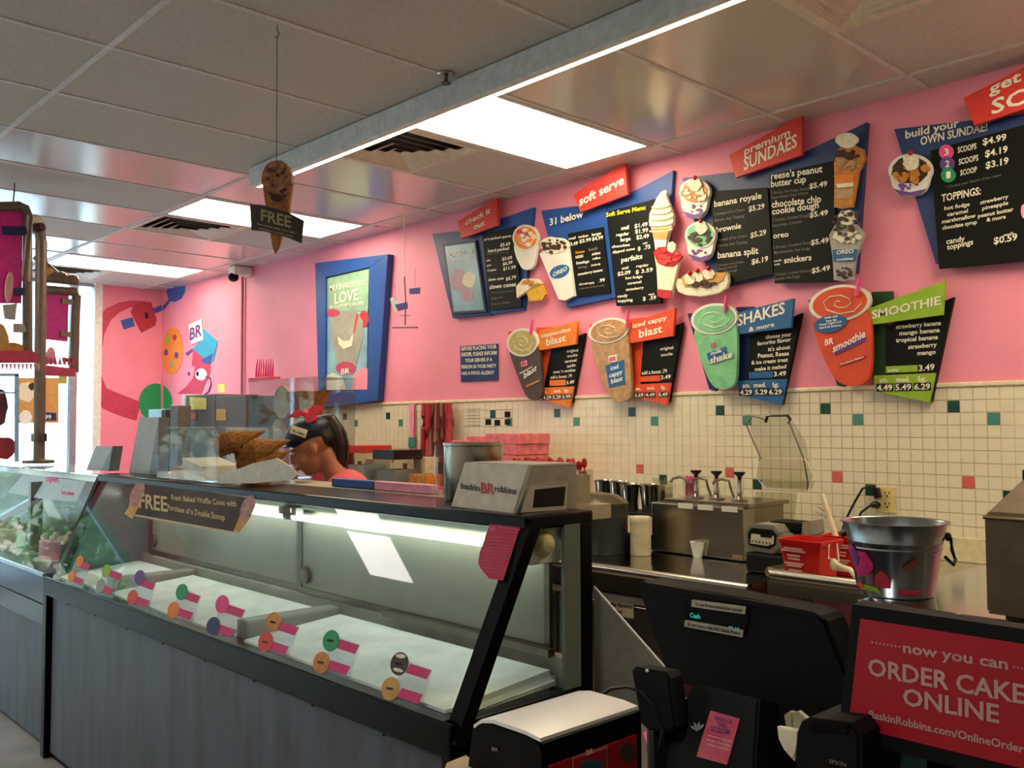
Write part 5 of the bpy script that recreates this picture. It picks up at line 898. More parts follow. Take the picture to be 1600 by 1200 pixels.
# mobile of small price tags
MP = PY(3.35); mo = thing('hanging_mobile', 'mobile of small violet price tags hanging before the pink wall', 'mobile', MP.hit(632, 514))
top = PZ(CEIL).hit(632, 345); top = MP.hit(632, 300); top.z = CEIL-.005
B().tube([top, MP.hit(632, 432)], .0022, 6).build('string', M['cream'], mo)
vi = mat('tag_violet', (84, 60, 140), rough=.5)
B().tube([MP.hit(632, 432), MP.hit(634, 470), MP.hit(633, 508)], .004, 6).tube([MP.hit(614, 511.5), MP.hit(652, 511.5)], .006, 6).tube([MP.hit(624, 493), MP.hit(640, 493)], .003, 6).build('wire_frame', mat('wire_violet', (100, 70, 100), rough=.5), mo)
for k, (q, kk) in enumerate((([(609, 467), (614, 463), (624, 486), (616, 488)], 'white'), ([(614, 468), (626, 472), (630, 482), (616, 482)], 'white'), ([(617, 476), (636, 472), (637, 482), (622, 486)], 'vi'), ([(639, 451), (656, 449), (656, 459), (640, 460)], 'vi'))):
    B().pp(MP, q, .006*k, .003).build('price_tag', vi if kk == 'vi' else M['white'], mo)
B().tube([MP.hit(649, 420), MP.hit(648, 449)], .001, 5).tube([MP.hit(617, 440), MP.hit(618, 470)], .001, 5).build('thread', vi, mo)
# ================================================================ WINDOW DISPLAYS AT LEFT
def frame_sign(nm, label, X, pipe, banner, clips, shelf, post=None, r_=.04, more=None):
    P = PX(X); t = thing(nm, label, 'hanging sign', P.hit(*shelf[0]))
    for q in pipe: B().tube([P.hit(*a) for a in q], r_, 10).build('pipe', M['copper'], t, smooth=True)
    B().pp(P, banner, 0, .01).build('banner', M['banner'], t)
    for q in clips: B().pp(P, q, .02, .03, .003).build('clip', M['blue_dark'], t)
    B().pp(P, shelf, .05, .10, .003).build('shelf', M['mural_rose'], t)
    return t, P
t, P = frame_sign('pipe_frame_sign', 'large copper pipe frame with magenta banner and sundae cut-outs at the left edge', -5.6,
  [[(-60, 325), (30, 322), (39, 326), (43, 336), (43, 440), (43, 558)]], [(-60, 318), (28, 320), (36, 330), (34, 474), (-60, 474)],
  [[(5, 353), (45, 354), (45, 367), (6, 366)], [(22, 450), (45, 449), (46, 461), (23, 461)]], [(-60, 548), (52, 548), (62, 558), (62, 566), (-60, 566)], r_=.027)
B().pp(P, [(22, 505), (38, 506), (42, 518), (37, 520), (22, 519)], .03, .02).build('bracket', M['grey_light'], t)
B().pp(P, ell(15, 448, 6, 24, 5, 16), .03, .02).build('ice_cream_cutout', mat('scoop_pale', (226, 170, 160), rough=.6), t); B().pp(P, [(5, 476), (27, 474), (24, 500), (8, 498)], .03, .02).build('cup_cutout', M['grey_light'], t)
B().pp(P, blob(2, 535, 12, 28, 16, .1, 6), .03, .02).build('ice_cream_cutout', M['wafer'], t); B().pp(P, blob(24, 545, 14, 10, 12, .2, 7), .04, .02).build('ice_cream_cutout', M['caramel'], t)
R = random.Random(8)
for k in range(10): B().pp(P, [(2+k*6.3, 568), (7+k*6.3, 568), (4.5+k*6.3, 580)], .05, .01).build('fringe_point', M['pink_pale'], t)
hk = PX(-5.6).hit(23, 262); hk.z = CEIL-.005; B().tube([hk, hk-Vector((0, 0, .05)), PX(-5.6).hit(20, 322)], .004, 6).build('hanger_wire', M['steel_dark'], bpy.data.objects['pipe_frame_sign'])
pt = thing('copper_post', 'copper post standing on the left case carrying the pipe frames', 'post', (-6.1, 1.8, ZT))
PP = PX(-6.12); b0 = PP.hit(60, 724); 
B().tube([PP.hit(61, 724), PP.hit(62, 640), PP.hit(64.5, 378)], .034, 12).build('pole', M['copper'], pt, smooth=True); B().tube([PP.hit(64.5, 378), PP.hit(62, 362), PP.hit(55, 352)], .03, 10).build('arm', M['copper'], pt, smooth=True)
B().lathe(b0, [(.09, -.0), (.09, .02), (.045, .03)], 18).build('base', M['copper'], pt); B().lathe(PP.hit(61, 690), [(.045, 0), (.045, .05)], 14).build('collar', M['steel_dark'], pt)
t, P = frame_sign('pipe_frame_sign', 'smaller copper pipe frame with magenta banner in front of the bright window', -7.6,
  [[(66, 452), (118, 456), (120, 462), (118, 500), (116, 582)], [(58, 434), (90, 436), (121, 440)]], [(70, 456), (108, 458), (106, 534), (70, 530)],
  [], [(70, 570), (118, 576), (118, 588), (70, 586)], r_=.035)
for q in ([(97, 466), (117, 468), (117, 476), (97, 475)], [(95, 517), (112, 519), (112, 527), (95, 526)], [(98, 558), (111, 560), (111, 566), (98, 565)]): B().pp(P, q, .02, .02).build('clip', M['copper'], t)
for k, (x, y) in enumerate(((75, 425), (83, 430), (95, 432), (113, 436), (54, 345), (58, 355))): B().ball(P.hit(x, y) if k < 4 else PP.hit(x, y), (.05, .05, .04), 10, 8).build('ornament', M[('wafer', 'copper', 'copper', 'copper', 'vanilla', 'choc')[k]], t)
B().tube([P.hit(55, 400), P.hit(72, 415), P.hit(92, 432)], .03, 8).build('scroll', M['copper'], t)
for k in range(7): B().pp(P, [(70+k*7, 570), (76+k*7, 570), (73+k*7, 556)], .05, .01).build('fringe_point', M['mural_rose'], t)
B().pp(P, ell(80, 556, 7, 14, 0, 14), .03, .02).build('cup_cutout', M['pink_pale'], t)
# window poster, sticky note
WPn = PX(XF-.048); r = thing('window_poster', 'tan ice cream poster with a dark blue price strip in the shop window', 'poster', WPn.hit(60, 660))
B().pp(WPn, [(26, 590), (92, 590), (92, 661), (26, 661)], 0, .004).build('sheet', M['wafer'], r); B().pp(WPn, [(64, 644), (88, 645), (88, 657), (64, 657)], .003, .004).build('price_strip', M['blue_dark'], r)
B().pp(WPn, ell(40, 652, 10, 11, 0, 18), .003, .004).build('badge', M['white'], r); B().pp(WPn, blob(42, 612, 14, 16, 14, .15, 3), .003, .004).build('print_scoop', M['vanilla'], r); B().pp(WPn, blob(50, 604, 5, 6, 10, .15, 3), .006, .004).build('print_scoop', M['choc'], r)
letters(WPn, r, M['white'], [('99', 70, 655, 80, 655, 7)], off=.005); B().pp(PX(-7.56), [(92, 580), (105, 580), (105, 600), (92, 600)], 0, .004).build('sticky_note', M['yellow_note'], bpy.data.objects['pipe_frame_sign.001'])
tp = thing('topping_tower', 'clear acrylic tower with red toppings on the left case', 'display box', PX(-6.3).hit(10, 722)); P = PX(-6.3)
for q in ([(-30, 585), (24, 585), (24, 722), (-30, 722)],): B().pp(P, q, 0, .006).build('pane', M['acrylic'], tp)
for q in ([(24, 585), (30, 586), (30, 722), (24, 722)], [(-30, 583), (30, 583), (30, 588), (-30, 588)], [(-30, 612), (26, 612), (26, 615), (-30, 615)]): B().pp(P, q, .004, .02).build('edge', mat('edge_blue', (150, 190, 220), rough=.2), tp)
B().pp(P, blob(0, 636, 12, 30, 14, .1, 2), -.05, .08).build('toppings', mat('topping_maroon', (110, 50, 60), rough=.6), tp); B().pp(P, blob(6, 700, 19, 18, 16, .12, 3), -.03, .08).build('toppings', M['mural_red'], tp)
# ================================================================ FRONT COUNTER
fc_ = thing('service_counter', 'dark service counter carrying the till and bucket', 'counter', (.3, 1.2, 0))
B().box(-1.16, 2.4, .72, 1.62, .86, .90, .004).build('top', mat('counter_dark', (26, 24, 26), rough=.35), fc_); B().box(-1.12, 2.4, .76, 1.58, 0, .86).build('body', M['black_matte'], fc_)
zB = 1.165; xls = PZ(zB).hit(1334, 938).x; B().box(xls, 2.4, 1.50, 2.05, zB-.03, zB, .003).build('raised_shelf', M['steel_mirror'], fc_); B().box(xls+.02, 2.4, 1.63, 2.0, .0, zB-.03).build('shelf_body', M['black_matte'], fc_); B().box(xls+.02, 2.4, 1.52, 1.63, .901, zB-.03).build('shelf_front', M['black_matte'], fc_)
# napkin dispenser
nd = thing('napkin_dispenser', 'black napkin dispenser with rounded white top and red side panel', 'dispenser', (-.91, .95, .90))
x0, x1, y0, y1, zt = -.985, -.845, .845, 1.045, H-.4
prof = [(x0, .901), (x0-.004, zt-.075), (x0+.002, zt-.02), (x0+.016, zt-.006), (x0+.04, zt), (x1-.015, zt), (x1-.002, zt-.006), (x1, zt-.02), (x1, .901)]
B().prism([(x, y0, z) for x, z in prof], (0, y1-y0, 0), .003).build('housing', M['black_gloss'], nd)
tp_ = [(x0+.006, zt-.012), (x0+.022, zt-.001), (x0+.045, zt+.004), (x1-.03, zt+.004), (x1-.004, zt+.001)]
B().prism([(x, y0+.002, z) for x, z in tp_]+[(x, y0+.002, z-.005) for x, z in reversed(tp_)], (0, y1-y0-.004, 0)).build('top_cover', mat('napkin_white', (240, 240, 236), rough=.28, noise=.01), nd, smooth=True)
PN = PX(x1+.001); B().box(x1-.001, x1+.0015, y0+.012, y1-.012, .93, zt-.035).build('side_card', mat('card_red', (170, 22, 26), rough=.35), nd)
cn = (700, 1040, 4.444)
B().pp(PN, cz(cn, [(865, 640), (1110, 560), (1110, 720), (870, 800)]), .002, .001).build('card_outline', M['text_grey'], nd); B().pp(PN, cz(cn, [(875, 650), (1100, 575), (1100, 712), (880, 790)]), .003, .001).build('card_print', mat('card_red', (170, 22, 26)), nd)
B().pp(PN, cz(cn, blob(1010, 690, 75, 38, 14, .15, 2)), .0045, .001).build('card_print', mat('card_teal', (40, 90, 100), rough=.4), nd); B().pp(PN, cz(cn, ell(1250, 600, 55, 70, 0, 18)), .003, .001).build('card_print', mat('card_brown', (70, 54, 40), rough=.5), nd); letters(PN, nd, mat('pail_print', (244, 200, 190)), [('BR', 960, 625, 1010, 608, 38)], cn, .006)
PF2 = PY(y0-.001); letters(PF2, nd, M['text_grey'], [('BR', 305, 590, 350, 600, 26)], cn, .001); B().lathe((x0+.09, y0-.001, .955), [(.028, 0), (.028, .003), (.02, .003)], 20, ax=rotm('X', math.pi/2)).build('slot_ring', M['black'], nd)
tag(B().prism([PZ(.99).hit(x, y) for x, y in ((698, 1192), (728, 1180), (752, 1197), (745, 1215), (690, 1215))], (0, 0, -.004)).build('napkin', mat('napkin_tan', (190, 168, 140), rough=.9)), 'tan paper napkin corner left of the napkin dispenser', 'napkin')
# till: monitor seen from behind
PM = Plane((0, 1.34, 1.1), (0, -.96, -.0))
mn = thing('till_monitor', 'large black till monitor seen from behind with two label strips', 'monitor', (-.9, 1.34, .90))
B().pp(PM, [(993, 914), (997, 910), (1003, 909), (1140, 930), (1268, 955), (1282, 962), (1290, 972), (1322, 1050), (1328, 1075), (1326, 1210), (1186, 1210), (1180, 1090), (1062, 1066), (1046, 1060), (1036, 1040)], 0, .06, .006).build('shell', mat('till_black', (9, 10, 10), rough=.65, spec=.2), mn)
B().pp(PM, [(997, 911), (1003, 909), (1268, 955), (1282, 962), (1286, 968), (1270, 962), (1000, 917)], .004, .01).build('top_ridge', M['black_matte'], mn)
B().pp(PM, [(1071, 945), (1170, 960), (1166, 985), (1068, 970)], .004, .01, .001).build('customer_display', M['black_gloss'], mn)
letters(PM, mn, M['screen_glow'], [('Cash', 1078, 964, 1094, 967, 7), ('$5.19', 1138, 984, 1155, 987, 6)], off=.006)
for q, (pts, tx) in enumerate((([(1081, 937), (1165, 948), (1164, 960), (1080, 948)], ('To see Promo behind the counter', 1086, 946, 1160, 956, 5)), ([(1070, 969), (1161, 985), (1160, 996), (1069, 979)], ('$5 and more with RFE Check Please', 1074, 977, 1156, 992, 5)))):
    r = B().pp(PM, pts, .008, .004).build('label_strip', mat('strip_cream', (176, 168, 144), rough=.6), mn); letters(PM, r, M['black'], [tx], off=.010)
PS2 = Plane((0, 1.22, 1.0), (0, -.94, .34)); st = thing('till_stand', 'black sloping till stand with a pink sticker and small leaf mark', 'stand', (-.9, 1.2, .90))
B().pp(PS2, [(1085, 1066), (1186, 1092), (1178, 1215), (1010, 1215), (1035, 1150)], 0, .06, .004).build('stand_body', mat('stand_greenblack', (13, 18, 17), rough=.6, spec=.25), st)
B().pp(PS2, [(1110, 1110), (1156, 1123), (1136, 1195), (1088, 1182)], .003, .002).build('sticker', mat('sticker_pink', (206, 40, 96), rough=.5, c2=(226, 110, 120), scale=30), st)
letters(PS2, st, M['mural_purple'], [('GIVE US', 1116, 1124, 1144, 1131, 6), ('THE', 1120, 1133, 1134, 1137, 6), ('SCOOP!', 1110, 1141, 1140, 1149, 8)], off=.005); letters(PS2, st, M['text_white'], [('tell us about your visit', 1106, 1150, 1144, 1160, 3), ('and get a free scoop', 1104, 1156, 1142, 1167, 3), ('on your next visit', 1104, 1163, 1138, 1173, 3)], off=.005, bold=False)
lf = B()
for a in (-60, -25, 10, 45): lf.pp(PS2, [(1090, 1143), (1090+9*math.sin(math.radians(a-12)), 1141-9*math.cos(math.radians(a-12))), (1090+14*math.sin(math.radians(a)), 1141-14*math.cos(math.radians(a))), (1090+9*math.sin(math.radians(a+14)), 1141-9*math.cos(math.radians(a+14)))], .003, .001)
lf.build('leaf_mark', M['grey_light'], st)
# card reader
cr2 = thing('card_reader', 'black pole mounted card reader left of the till', 'card reader', (-1.02, 1.3, .90)); PCR = Plane((0, 1.28, 1.1), (.1, -.98, .1))
B().pp(PCR, [(986, 1048), (992, 1042), (1040, 1050), (1046, 1060), (1056, 1135), (1048, 1146), (1012, 1142), (1000, 1130)], 0, .04, .004).build('reader_body', M['black_matte'], cr2); B().ball(PCR.hit(1011, 1048, .002), .003, 8, 6).build('indicator', M['white'], cr2)
B().tube([PCR.hit(1028, 1140, -.03), PCR.hit(1030, 1215, -.03)], .018, 12).build('pole', M['black'], cr2); B().tube([PCR.hit(*q, .01) for q in ((944, 1083), (955, 1076), (980, 1073), (1000, 1080), (1020, 1100), (1035, 1140), (1030, 1180))], .0028, 8).build('cable', M['black'], cr2, smooth=True)
b = PZ(.901); tag(B().box(-1.08, -1.0, 1.43, 1.5, .901, .94, .004).build('paper_box', M['cardboard']), 'open brown cardboard box behind the card reader', 'box')
tag(B().prism([b.hit(*q) for q in ((1005, 1150), (1040, 1132), (1045, 1160), (1015, 1180))], (0, 0, .006)).build('pink_flyer', M['straw_pink']), 'hot pink flyer on the counter beside the card reader', 'flyer')
# steel side guard between case and fridge
g = PX(XE+.03); pl = Plane((0, 2.2, 0), (.2, -.98, 0)); t = thing('side_guard', 'brushed steel triangular guard plate beside the case end', 'guard', pl.hit(990, 1070)); B().pp(pl, [(928, 917), (1036, 1040), (1040, 1056), (1036, 1210), (929, 1210)], 0, .004).build('plate', mat('guard_steel', (170, 166, 148), rough=.5, metal=.35), t); B().tube([pl.hit(928, 917), pl.hit(1036, 1040), pl.hit(1048, 1062), pl.hit(1040, 1075)], .004, 8).build('edge', mat('edge_white', (200, 198, 190), rough=.3), t)
# receipt printer and bowls
rp = thing('receipt_printer', 'black receipt printer with curled paper at the bottom edge', 'printer', (-.6, 1.05, .90)); PR = PY(1.05)
B().pp(PR, [(1243, 1145), (1250, 1128), (1262, 1122), (1330, 1130), (1345, 1150), (1345, 1230), (1240, 1230)], 0, .15, .005).build('housing', M['black_matte'], rp); letters(PR, rp, M['text_grey'], [('EPSON', 1296, 1192, 1322, 1198, 6)], off=.002)
B().pp(PR, [(1268, 1128), (1325, 1134), (1322, 1146), (1264, 1140)], .003, .01).build('cover', M['black_gloss'], rp)
pb_ = thing('paper_bowls', 'nested cream paper sleeves in the dark holder left of the printer', 'bowls', (-.72, 1.2, .90)); PBm = PY(1.16)
for q, (pts, k) in enumerate((([(1224, 1118), (1232, 1112), (1238, 1114), (1240, 1142), (1228, 1142)], 'beige'), ([(1238, 1114), (1246, 1112), (1260, 1124), (1262, 1140), (1240, 1143)], 'beige'), ([(1213, 1136), (1248, 1142), (1243, 1170), (1240, 1190), (1224, 1172), (1216, 1156)], 'cream'))): B().pp(PBm, pts, .012*q, .01, .002).build('paper_bowl', M[k], pb_)
# order online monitor
PO = Plane((0, 1.1, 1.15), (0, -1, .0)); om = thing('counter_screen', 'black framed red counter screen about ordering cakes', 'screen', (-.42, 1.12, .90))
zt = PO.hit(1343, 966).z; zb = PO.hit(1325, 1133).z; xl = PO.hit(1345, 966).x; xr = xl+.222; tilt = -.018*0
def op(x, z, off=0): f_ = (z-zb)/(zt-zb); return Vector((x+.018*f_-.018, 1.1-off, z))
def quad(x0, x1, z0, z1, off, th): return B().prism([op(x0, z0, off), op(x1, z0, off), op(x1, z1, off), op(x0, z1, off)], (0, th, 0))
bz = .013; quad(xl-bz, xr+bz, zb-.018, zt+.016, 0, .03).build('bezel', M['black_matte'], om); quad(xl, xr, zb, zt, .0012, .001).build('display', mat('screen_red', (172, 10, 36), rough=.45, noise=.02), om)
co = (1180, 940, 3.81)
tc_ = mat('screen_text', (196, 156, 146), rough=.6)
letters(PO, om, tc_, [('now you can', 880, 302, 1505, 405, 62), ('ORDER CAKES', 672, 435, 1690, 625, 100), ('ONLINE', 880, 612, 1452, 722, 100), ('BaskinRobbins.com/OnlineOrdering', 678, 690, 1690, 922, 44)], co, .002)
b = B()
for k in range(8): b.pp(PO, cz(co, ell(697+k*23, 242+k*4, 6, 6, 0, 8)), .002, .0005)
for k in range(6): b.pp(PO, cz(co, ell(1540+k*23, 388+k*5, 6, 6, 0, 8)), .002, .0005)
b.build('dots', tc_, om); B().box(xl+.06, xr-.06, 1.14, 1.2, .901, zt-.03).build('stand', M['black'], om)
tag(B().prism([PY(1.14).hit(*q) for q in ((1408, 1177), (1512, 1196), (1512, 1230), (1404, 1230))], (0, .01, 0)).build('teal_card', M['tarp']), 'teal card below the red counter screen', 'card')
# bucket
PBk = PZ(zB); cx_ = PBk.hit(1400, 938); by = 1.60; bc = PY(by).hit(1400, 938); bc.z = zB+.001
rr = .5*(PY(by).hit(1478, 818)-PY(by).hit(1322, 818)).length*.985; hB = PY(by).hit(1400, 815).z-zB
bk = thing('metal_bucket', 'galvanised metal bucket with pink and printed decals on the dark shelf', 'bucket', bc)
B().lathe(bc, [(rr*.70, 0), (rr*.72, .004), (rr*.86, hB*.62), (rr*.88, hB*.64), (rr*.885, hB*.655), (rr*.87, hB*.67), (rr*.98, hB*.98), (rr*1.02, hB*.985), (rr*1.025, hB), (rr*1.0, hB*1.005), (rr*.965, hB*.985), (rr*.70, .008), (0, .008)], 48, cap=True).build('bucket_body', mat('galvanised', (190, 200, 206), rough=.24, metal=.95, noise=.15, scale=9), bk, smooth=True, angle=60)
vd = Vector((bc.x, bc.y, 0)).normalized(); th0 = math.atan2(-vd.y, -vd.x)
def on_bucket(u, v, off=.0015):   # u: radians from the viewer-facing line, v: 0..1 height
    r_ = rr*(.72+.28*v)+off; a = th0+u; return Vector((bc.x+r_*math.cos(a), bc.y+r_*math.sin(a), zB+.004+v*hB*.98))
def decal(nm, mm, pts, off=.0015):
    n = len(pts); cu_ = sum(p[0] for p in pts)/n; cv_ = sum(p[1] for p in pts)/n; vs = [on_bucket(cu_, cv_, off)]+[on_bucket(*p, off) for p in pts]
    mid = [on_bucket(cu_+(p[0]-cu_)*.5, cv_+(p[1]-cv_)*.5, off) for p in pts]; vs += mid
    return B().faces(vs, [(0, n+1+i, n+1+(i+1) % n) for i in range(n)]+[(n+1+i, 1+i, 1+(i+1) % n, n+1+(i+1) % n) for i in range(n)]).build(nm, mm, bk)
decal('pink_decal', M['magenta'], [(-1.3, .62), (-1.05, .68), (-.9, .60), (-.62, .60), (-.48, .46), (-.5, .36), (-.72, .26), (-1.0, .22), (-1.15, .40)]); decal('decal_print', M['mural_purple'], [(-1.15, .58), (-.95, .62), (-.82, .52), (-.95, .38), (-1.12, .46)], .003)
decal('decal_print', M['mural_red'], [(-.50, .12), (-.12, .12), (-.10, .22), (-.2, .32), (-.32, .36), (-.44, .30), (-.5, .22)]); decal('decal_print', M['lime'], [(-.95, .05), (-.35, .03), (-.45, .11), (-.8, .14)]); decal('decal_print', M['orange_red'], [(-1.2, .08), (-.95, .04), (-.85, .12), (-1.1, .16)]); decal('decal_print', M['mural_red'], [(.05, .03), (.6, .03), (.7, .10), (.1, .12)]); decal('decal_print', mat('decal_rust', (140, 60, 50), rough=.5), [(.15, .42), (.42, .55), (.5, .5), (.2, .36)])
for sg in (-1, 1):
    p = on_bucket(sg*1.55, .80, .002); B().ball(p, (.006, .006, .008), 10, 8).build('ear', M['steel_dark'], bk)
hp_ = [on_bucket(1.48, .80, .006), on_bucket(1.50, .62, .012), on_bucket(1.45, .50, .02), on_bucket(1.32, .44, .02), on_bucket(1.22, .50, .014), on_bucket(1.2, .56, .006)]; B().tube(hp_, .003, 6).build('bail_handle', M['black'], bk)
# stainless spoon station at right edge
PX_ = PY(1.48); a = PX_.hit(1541, 958); b = PX_.hit(1537.5, 808)
sx = thing('spoon_station', 'brown steel dispenser box with sloping top and pink spoon, right edge', 'dispenser', (a.x+.15, 1.57, zB)); xa = (a.x+b.x)/2; z1 = b.z
yb = 1.66
B().prism([(xa, 1.48, a.z), (xa, 1.48, z1), (xa, 1.49, z1+.008), (xa, yb, z1+.055), (xa, yb, a.z)], (.36, 0, 0), .004).build('housing', mat('steel_brown', (112, 94, 70), rough=.45, metal=.6, noise=.1), sx)
B().tube([(xa, 1.478, z1), (xa+.36, 1.478, z1)], .003, 8).build('bright_edge', mat('edge_gold', (240, 214, 160), rough=.15, metal=1.), sx)
q = Vector((xa+.10, 1.565, z1+.032)); RM = rotm('X', math.atan2(.047, .19)); B().lathe(q, [(.040, 0), (.042, .004), (.036, .004), (.034, -.01)], 26, ax=RM, cap=False).build('hole_ring', M['steel_dark'], sx, smooth=True); B().lathe(q, [(.0345, .0015), (.0, .0016)], 24, ax=RM, cap=False).build('hole', M['black'], sx)
tag(B().ball(q+Vector((.008, 0, .012)), (.02, .012, .016), 12, 8, RM).tube([q+Vector((.02, 0, .01)), q+Vector((.05, .01, .03))], .005, 6).build('pink_spoon', M['magenta'], smooth=True), 'magenta spoon in the round hole of the brown steel dispenser', 'spoon')
for x in (xa+.02, xa+.33): B().box(x, x+.02, 1.50, 1.52, zB+.001, a.z+.002).build('foot', M['black'], sx)
B().box(xa+.0, xa+.02, yb-.01, yb+.012, z1+.045, z1+.065).build('hinge', M['black'], sx)
for o_ in (mn, st, cr2, rp, pb_, om, nd): clampz(o_, .9008)
# ================================================================ EMPLOYEE
PE = Vector((-3.60, 2.20, 0)); fd = Vector((-.62, -.78, 0)).normalized(); sd = Vector((fd.y, -fd.x, 0))  # sd: her right... left/right axis
HC = PY(2.2).hit(487, 698)                     # head centre
def E_(f, s_, z): return PE + fd*f + sd*s_ + Vector((0, 0, z))
hx, hy = (HC-PE).dot(fd), (HC-PE).dot(sd); HZ = HC.z
def joined(name, shapes, m, parent, vox=.007, sm=6, it=.5):
    b = B(); me0 = None
    for s_ in shapes:
        if s_[0] == 'b': b.ball(*s_[1:])
        else: b.tube(*s_[1:])
    o = b.build(name, m, parent)
    md = o.modifiers.new('r', 'REMESH'); md.mode = 'VOXEL'; md.voxel_size = vox; md.use_smooth_shade = True
    m2 = o.modifiers.new('s', 'SMOOTH'); m2.iterations = sm; m2.factor = it
    dg = bpy.context.evaluated_depsgraph_get(); dg.update(); me = bpy.data.meshes.new_from_object(o.evaluated_get(dg)); o.modifiers.clear(); o.data = me
    if not me.materials: me.materials.append(m)
    return o
def limb(a, b, ra, rb, n=7):
    a = Vector(a); b = Vector(b); return [('b', a+(b-a)*i/n, ra+(rb-ra)*i/n, 14, 10) for i in range(n+1)]
pe = thing('person', 'employee with dark ponytail, navy visor cap, pink bow and pink shirt bending over', 'person', PE)
# head frame: looks down
FD = (fd+Vector((0, 0, -.45))).normalized(); UP = sd.cross(FD).normalized(); UP = UP if UP.z > 0 else -UP
RH = Matrix((sd, FD, UP)).transposed()
def Hd(s_, f, u): return HC + sd*s_ + FD*f + UP*u
neck0 = Hd(0, -.045, -.07); nb = E_(hx-.115, hy, HZ-.15); 
sh = [('b', Hd(0, -.02, .035), (.077, .098, .088), 20, 14, RH), ('b', Hd(0, .025, -.045), (.058, .068, .075), 18, 12, RH), ('b', Hd(0, .055, -.098), (.026, .024, .02), 12, 8, RH),
      ('b', Hd(0, .094, -.012), (.012, .02, .022), 12, 8, RH), ('b', Hd(0, .106, -.030), (.014, .014, .011), 12, 8, RH), ('b', Hd(0, .082, .008), (.05, .014, .010), 14, 8, RH),
      ('b', Hd(0, .088, -.064), (.024, .012, .009), 12, 8, RH), ('b', Hd(.045, .05, -.04), (.022, .028, .024), 12, 8, RH), ('b', Hd(-.045, .05, -.04), (.022, .028, .024), 12, 8, RH)]
for s_ in (-1, 1): sh += [('b', Hd(s_*.076, -.012, -.018), (.008, .018, .030), 12, 8, RH)]
sh += limb(neck0, nb, .050, .056)
ch_ = E_(hx-.20, hy, HZ-.30); pel = E_(hx-.33, hy, .92)
sh += [('b', E_(hx-.16, hy, HZ-.19), (.15, .08, .06), 16, 10, Matrix((sd, fd, Vector((0, 0, 1)))).transposed())]+[('b', ch_+(pel-ch_)*i/6, (.145-.02*math.sin(i*.6), .10, .09), 16, 10, Matrix((sd, fd, Vector((0, 0, 1)))).transposed()) for i in range(7)]
arms = {}
for s_ in (-1, 1):
    S = E_(hx-.155, hy+s_*.165, HZ-.18); El = E_(hx-.10, hy+s_*.22, HZ-.47); Wr = E_(hx+.13, hy+s_*.15, HZ-.66+.08); arms[s_] = (S, El, Wr)
    sh += limb(S, El, .048, .037)+limb(El, Wr, .036, .025)
    d_ = (Wr-El).normalized(); pm = Wr+d_*.045; sh += limb(Wr, Wr+d_*.075, .024, .028, 4)
    la = d_.cross(Vector((0, 0, 1))).normalized()
    for k, (o_, L_) in enumerate(((-.027, .062), (-.009, .074), (.009, .070), (.026, .055))):
        f0 = Wr+d_*.085+la*o_; f1 = f0+d_*L_*.5+Vector((0, 0, -.010)); f2 = f1+d_*L_*.35+Vector((0, 0, -.028)); sh += limb(f0-d_*.02, f1, .0095, .0088, 4)+limb(f1, f2, .0088, .0075, 4)
    t0_ = Wr+d_*.03-la*s_*.03; sh += limb(t0_, t0_+d_*.04-la*s_*.03+Vector((0, 0, -.008)), .012, .0095, 4)
    hip = pel+sd*s_*.09; kn = hip+Vector((0, 0, -.44))+fd*.05; an = hip+Vector((0, 0, -.84)); sh += limb(hip, kn, .085, .058)+limb(kn, an, .058, .04)
body = joined('body', sh, M['skin'], pe, .0075, 4)
# face details
for s_ in (-1, 1):
    B().ball(Hd(s_*.030, .085, .004), (.013, .008, .006), 12, 8, RH).build('eye', M['white'], pe, smooth=True); B().ball(Hd(s_*.030, .091, .003), (.005, .004, .005), 10, 6, RH).build('iris', M['black'], pe)
    B().tube([Hd(s_*.015, .094, .020), Hd(s_*.032, .092, .025), Hd(s_*.050, .078, .020)], .003, 6).build('eyebrow', M['hair'], pe)
B().ball(Hd(0, .097, -.060), (.022, .007, .0045), 12, 6, RH).ball(Hd(0, .096, -.068), (.019, .007, .005), 12, 6, RH).build('lips', M['lips'], pe, smooth=True)
# hair
hs_ = [('b', Hd(0, -.032, .055), (.081, .086, .076), 18, 12, RH), ('b', Hd(0, -.07, .018), (.066, .045, .058), 16, 10, RH)]
def TW(f, z): return HC + fd*f + Vector((0, 0, z))
tail = [TW(-.05, .12), TW(-.085, .115), TW(-.115, .065), TW(-.128, .005), TW(-.128, -.05), TW(-.122, -.10), TW(-.112, -.145)]
tr = [.025, .032, .036, .037, .034, .025, .010]
for (a, ra), (b_, rb) in zip(zip(tail, tr), zip(tail[1:], tr[1:])): hs_ += limb(a, b_, ra, rb, 5)
hair = joined('hair', hs_, M['hair'], pe, .008, 3)
b = B(); R = random.Random(6)
for k in range(60):
    a_ = R.uniform(0, 6.28); rr_ = R.uniform(.6, 1.05); pts = []
    for q, r_ in zip(tail, tr): pts.append(q+(sd*math.cos(a_)+fd*math.sin(a_))*r_*rr_)
    b.tube(pts[1:], .003, 4, .001)
b.build('hair_strands', M['hair'], hair, smooth=True)
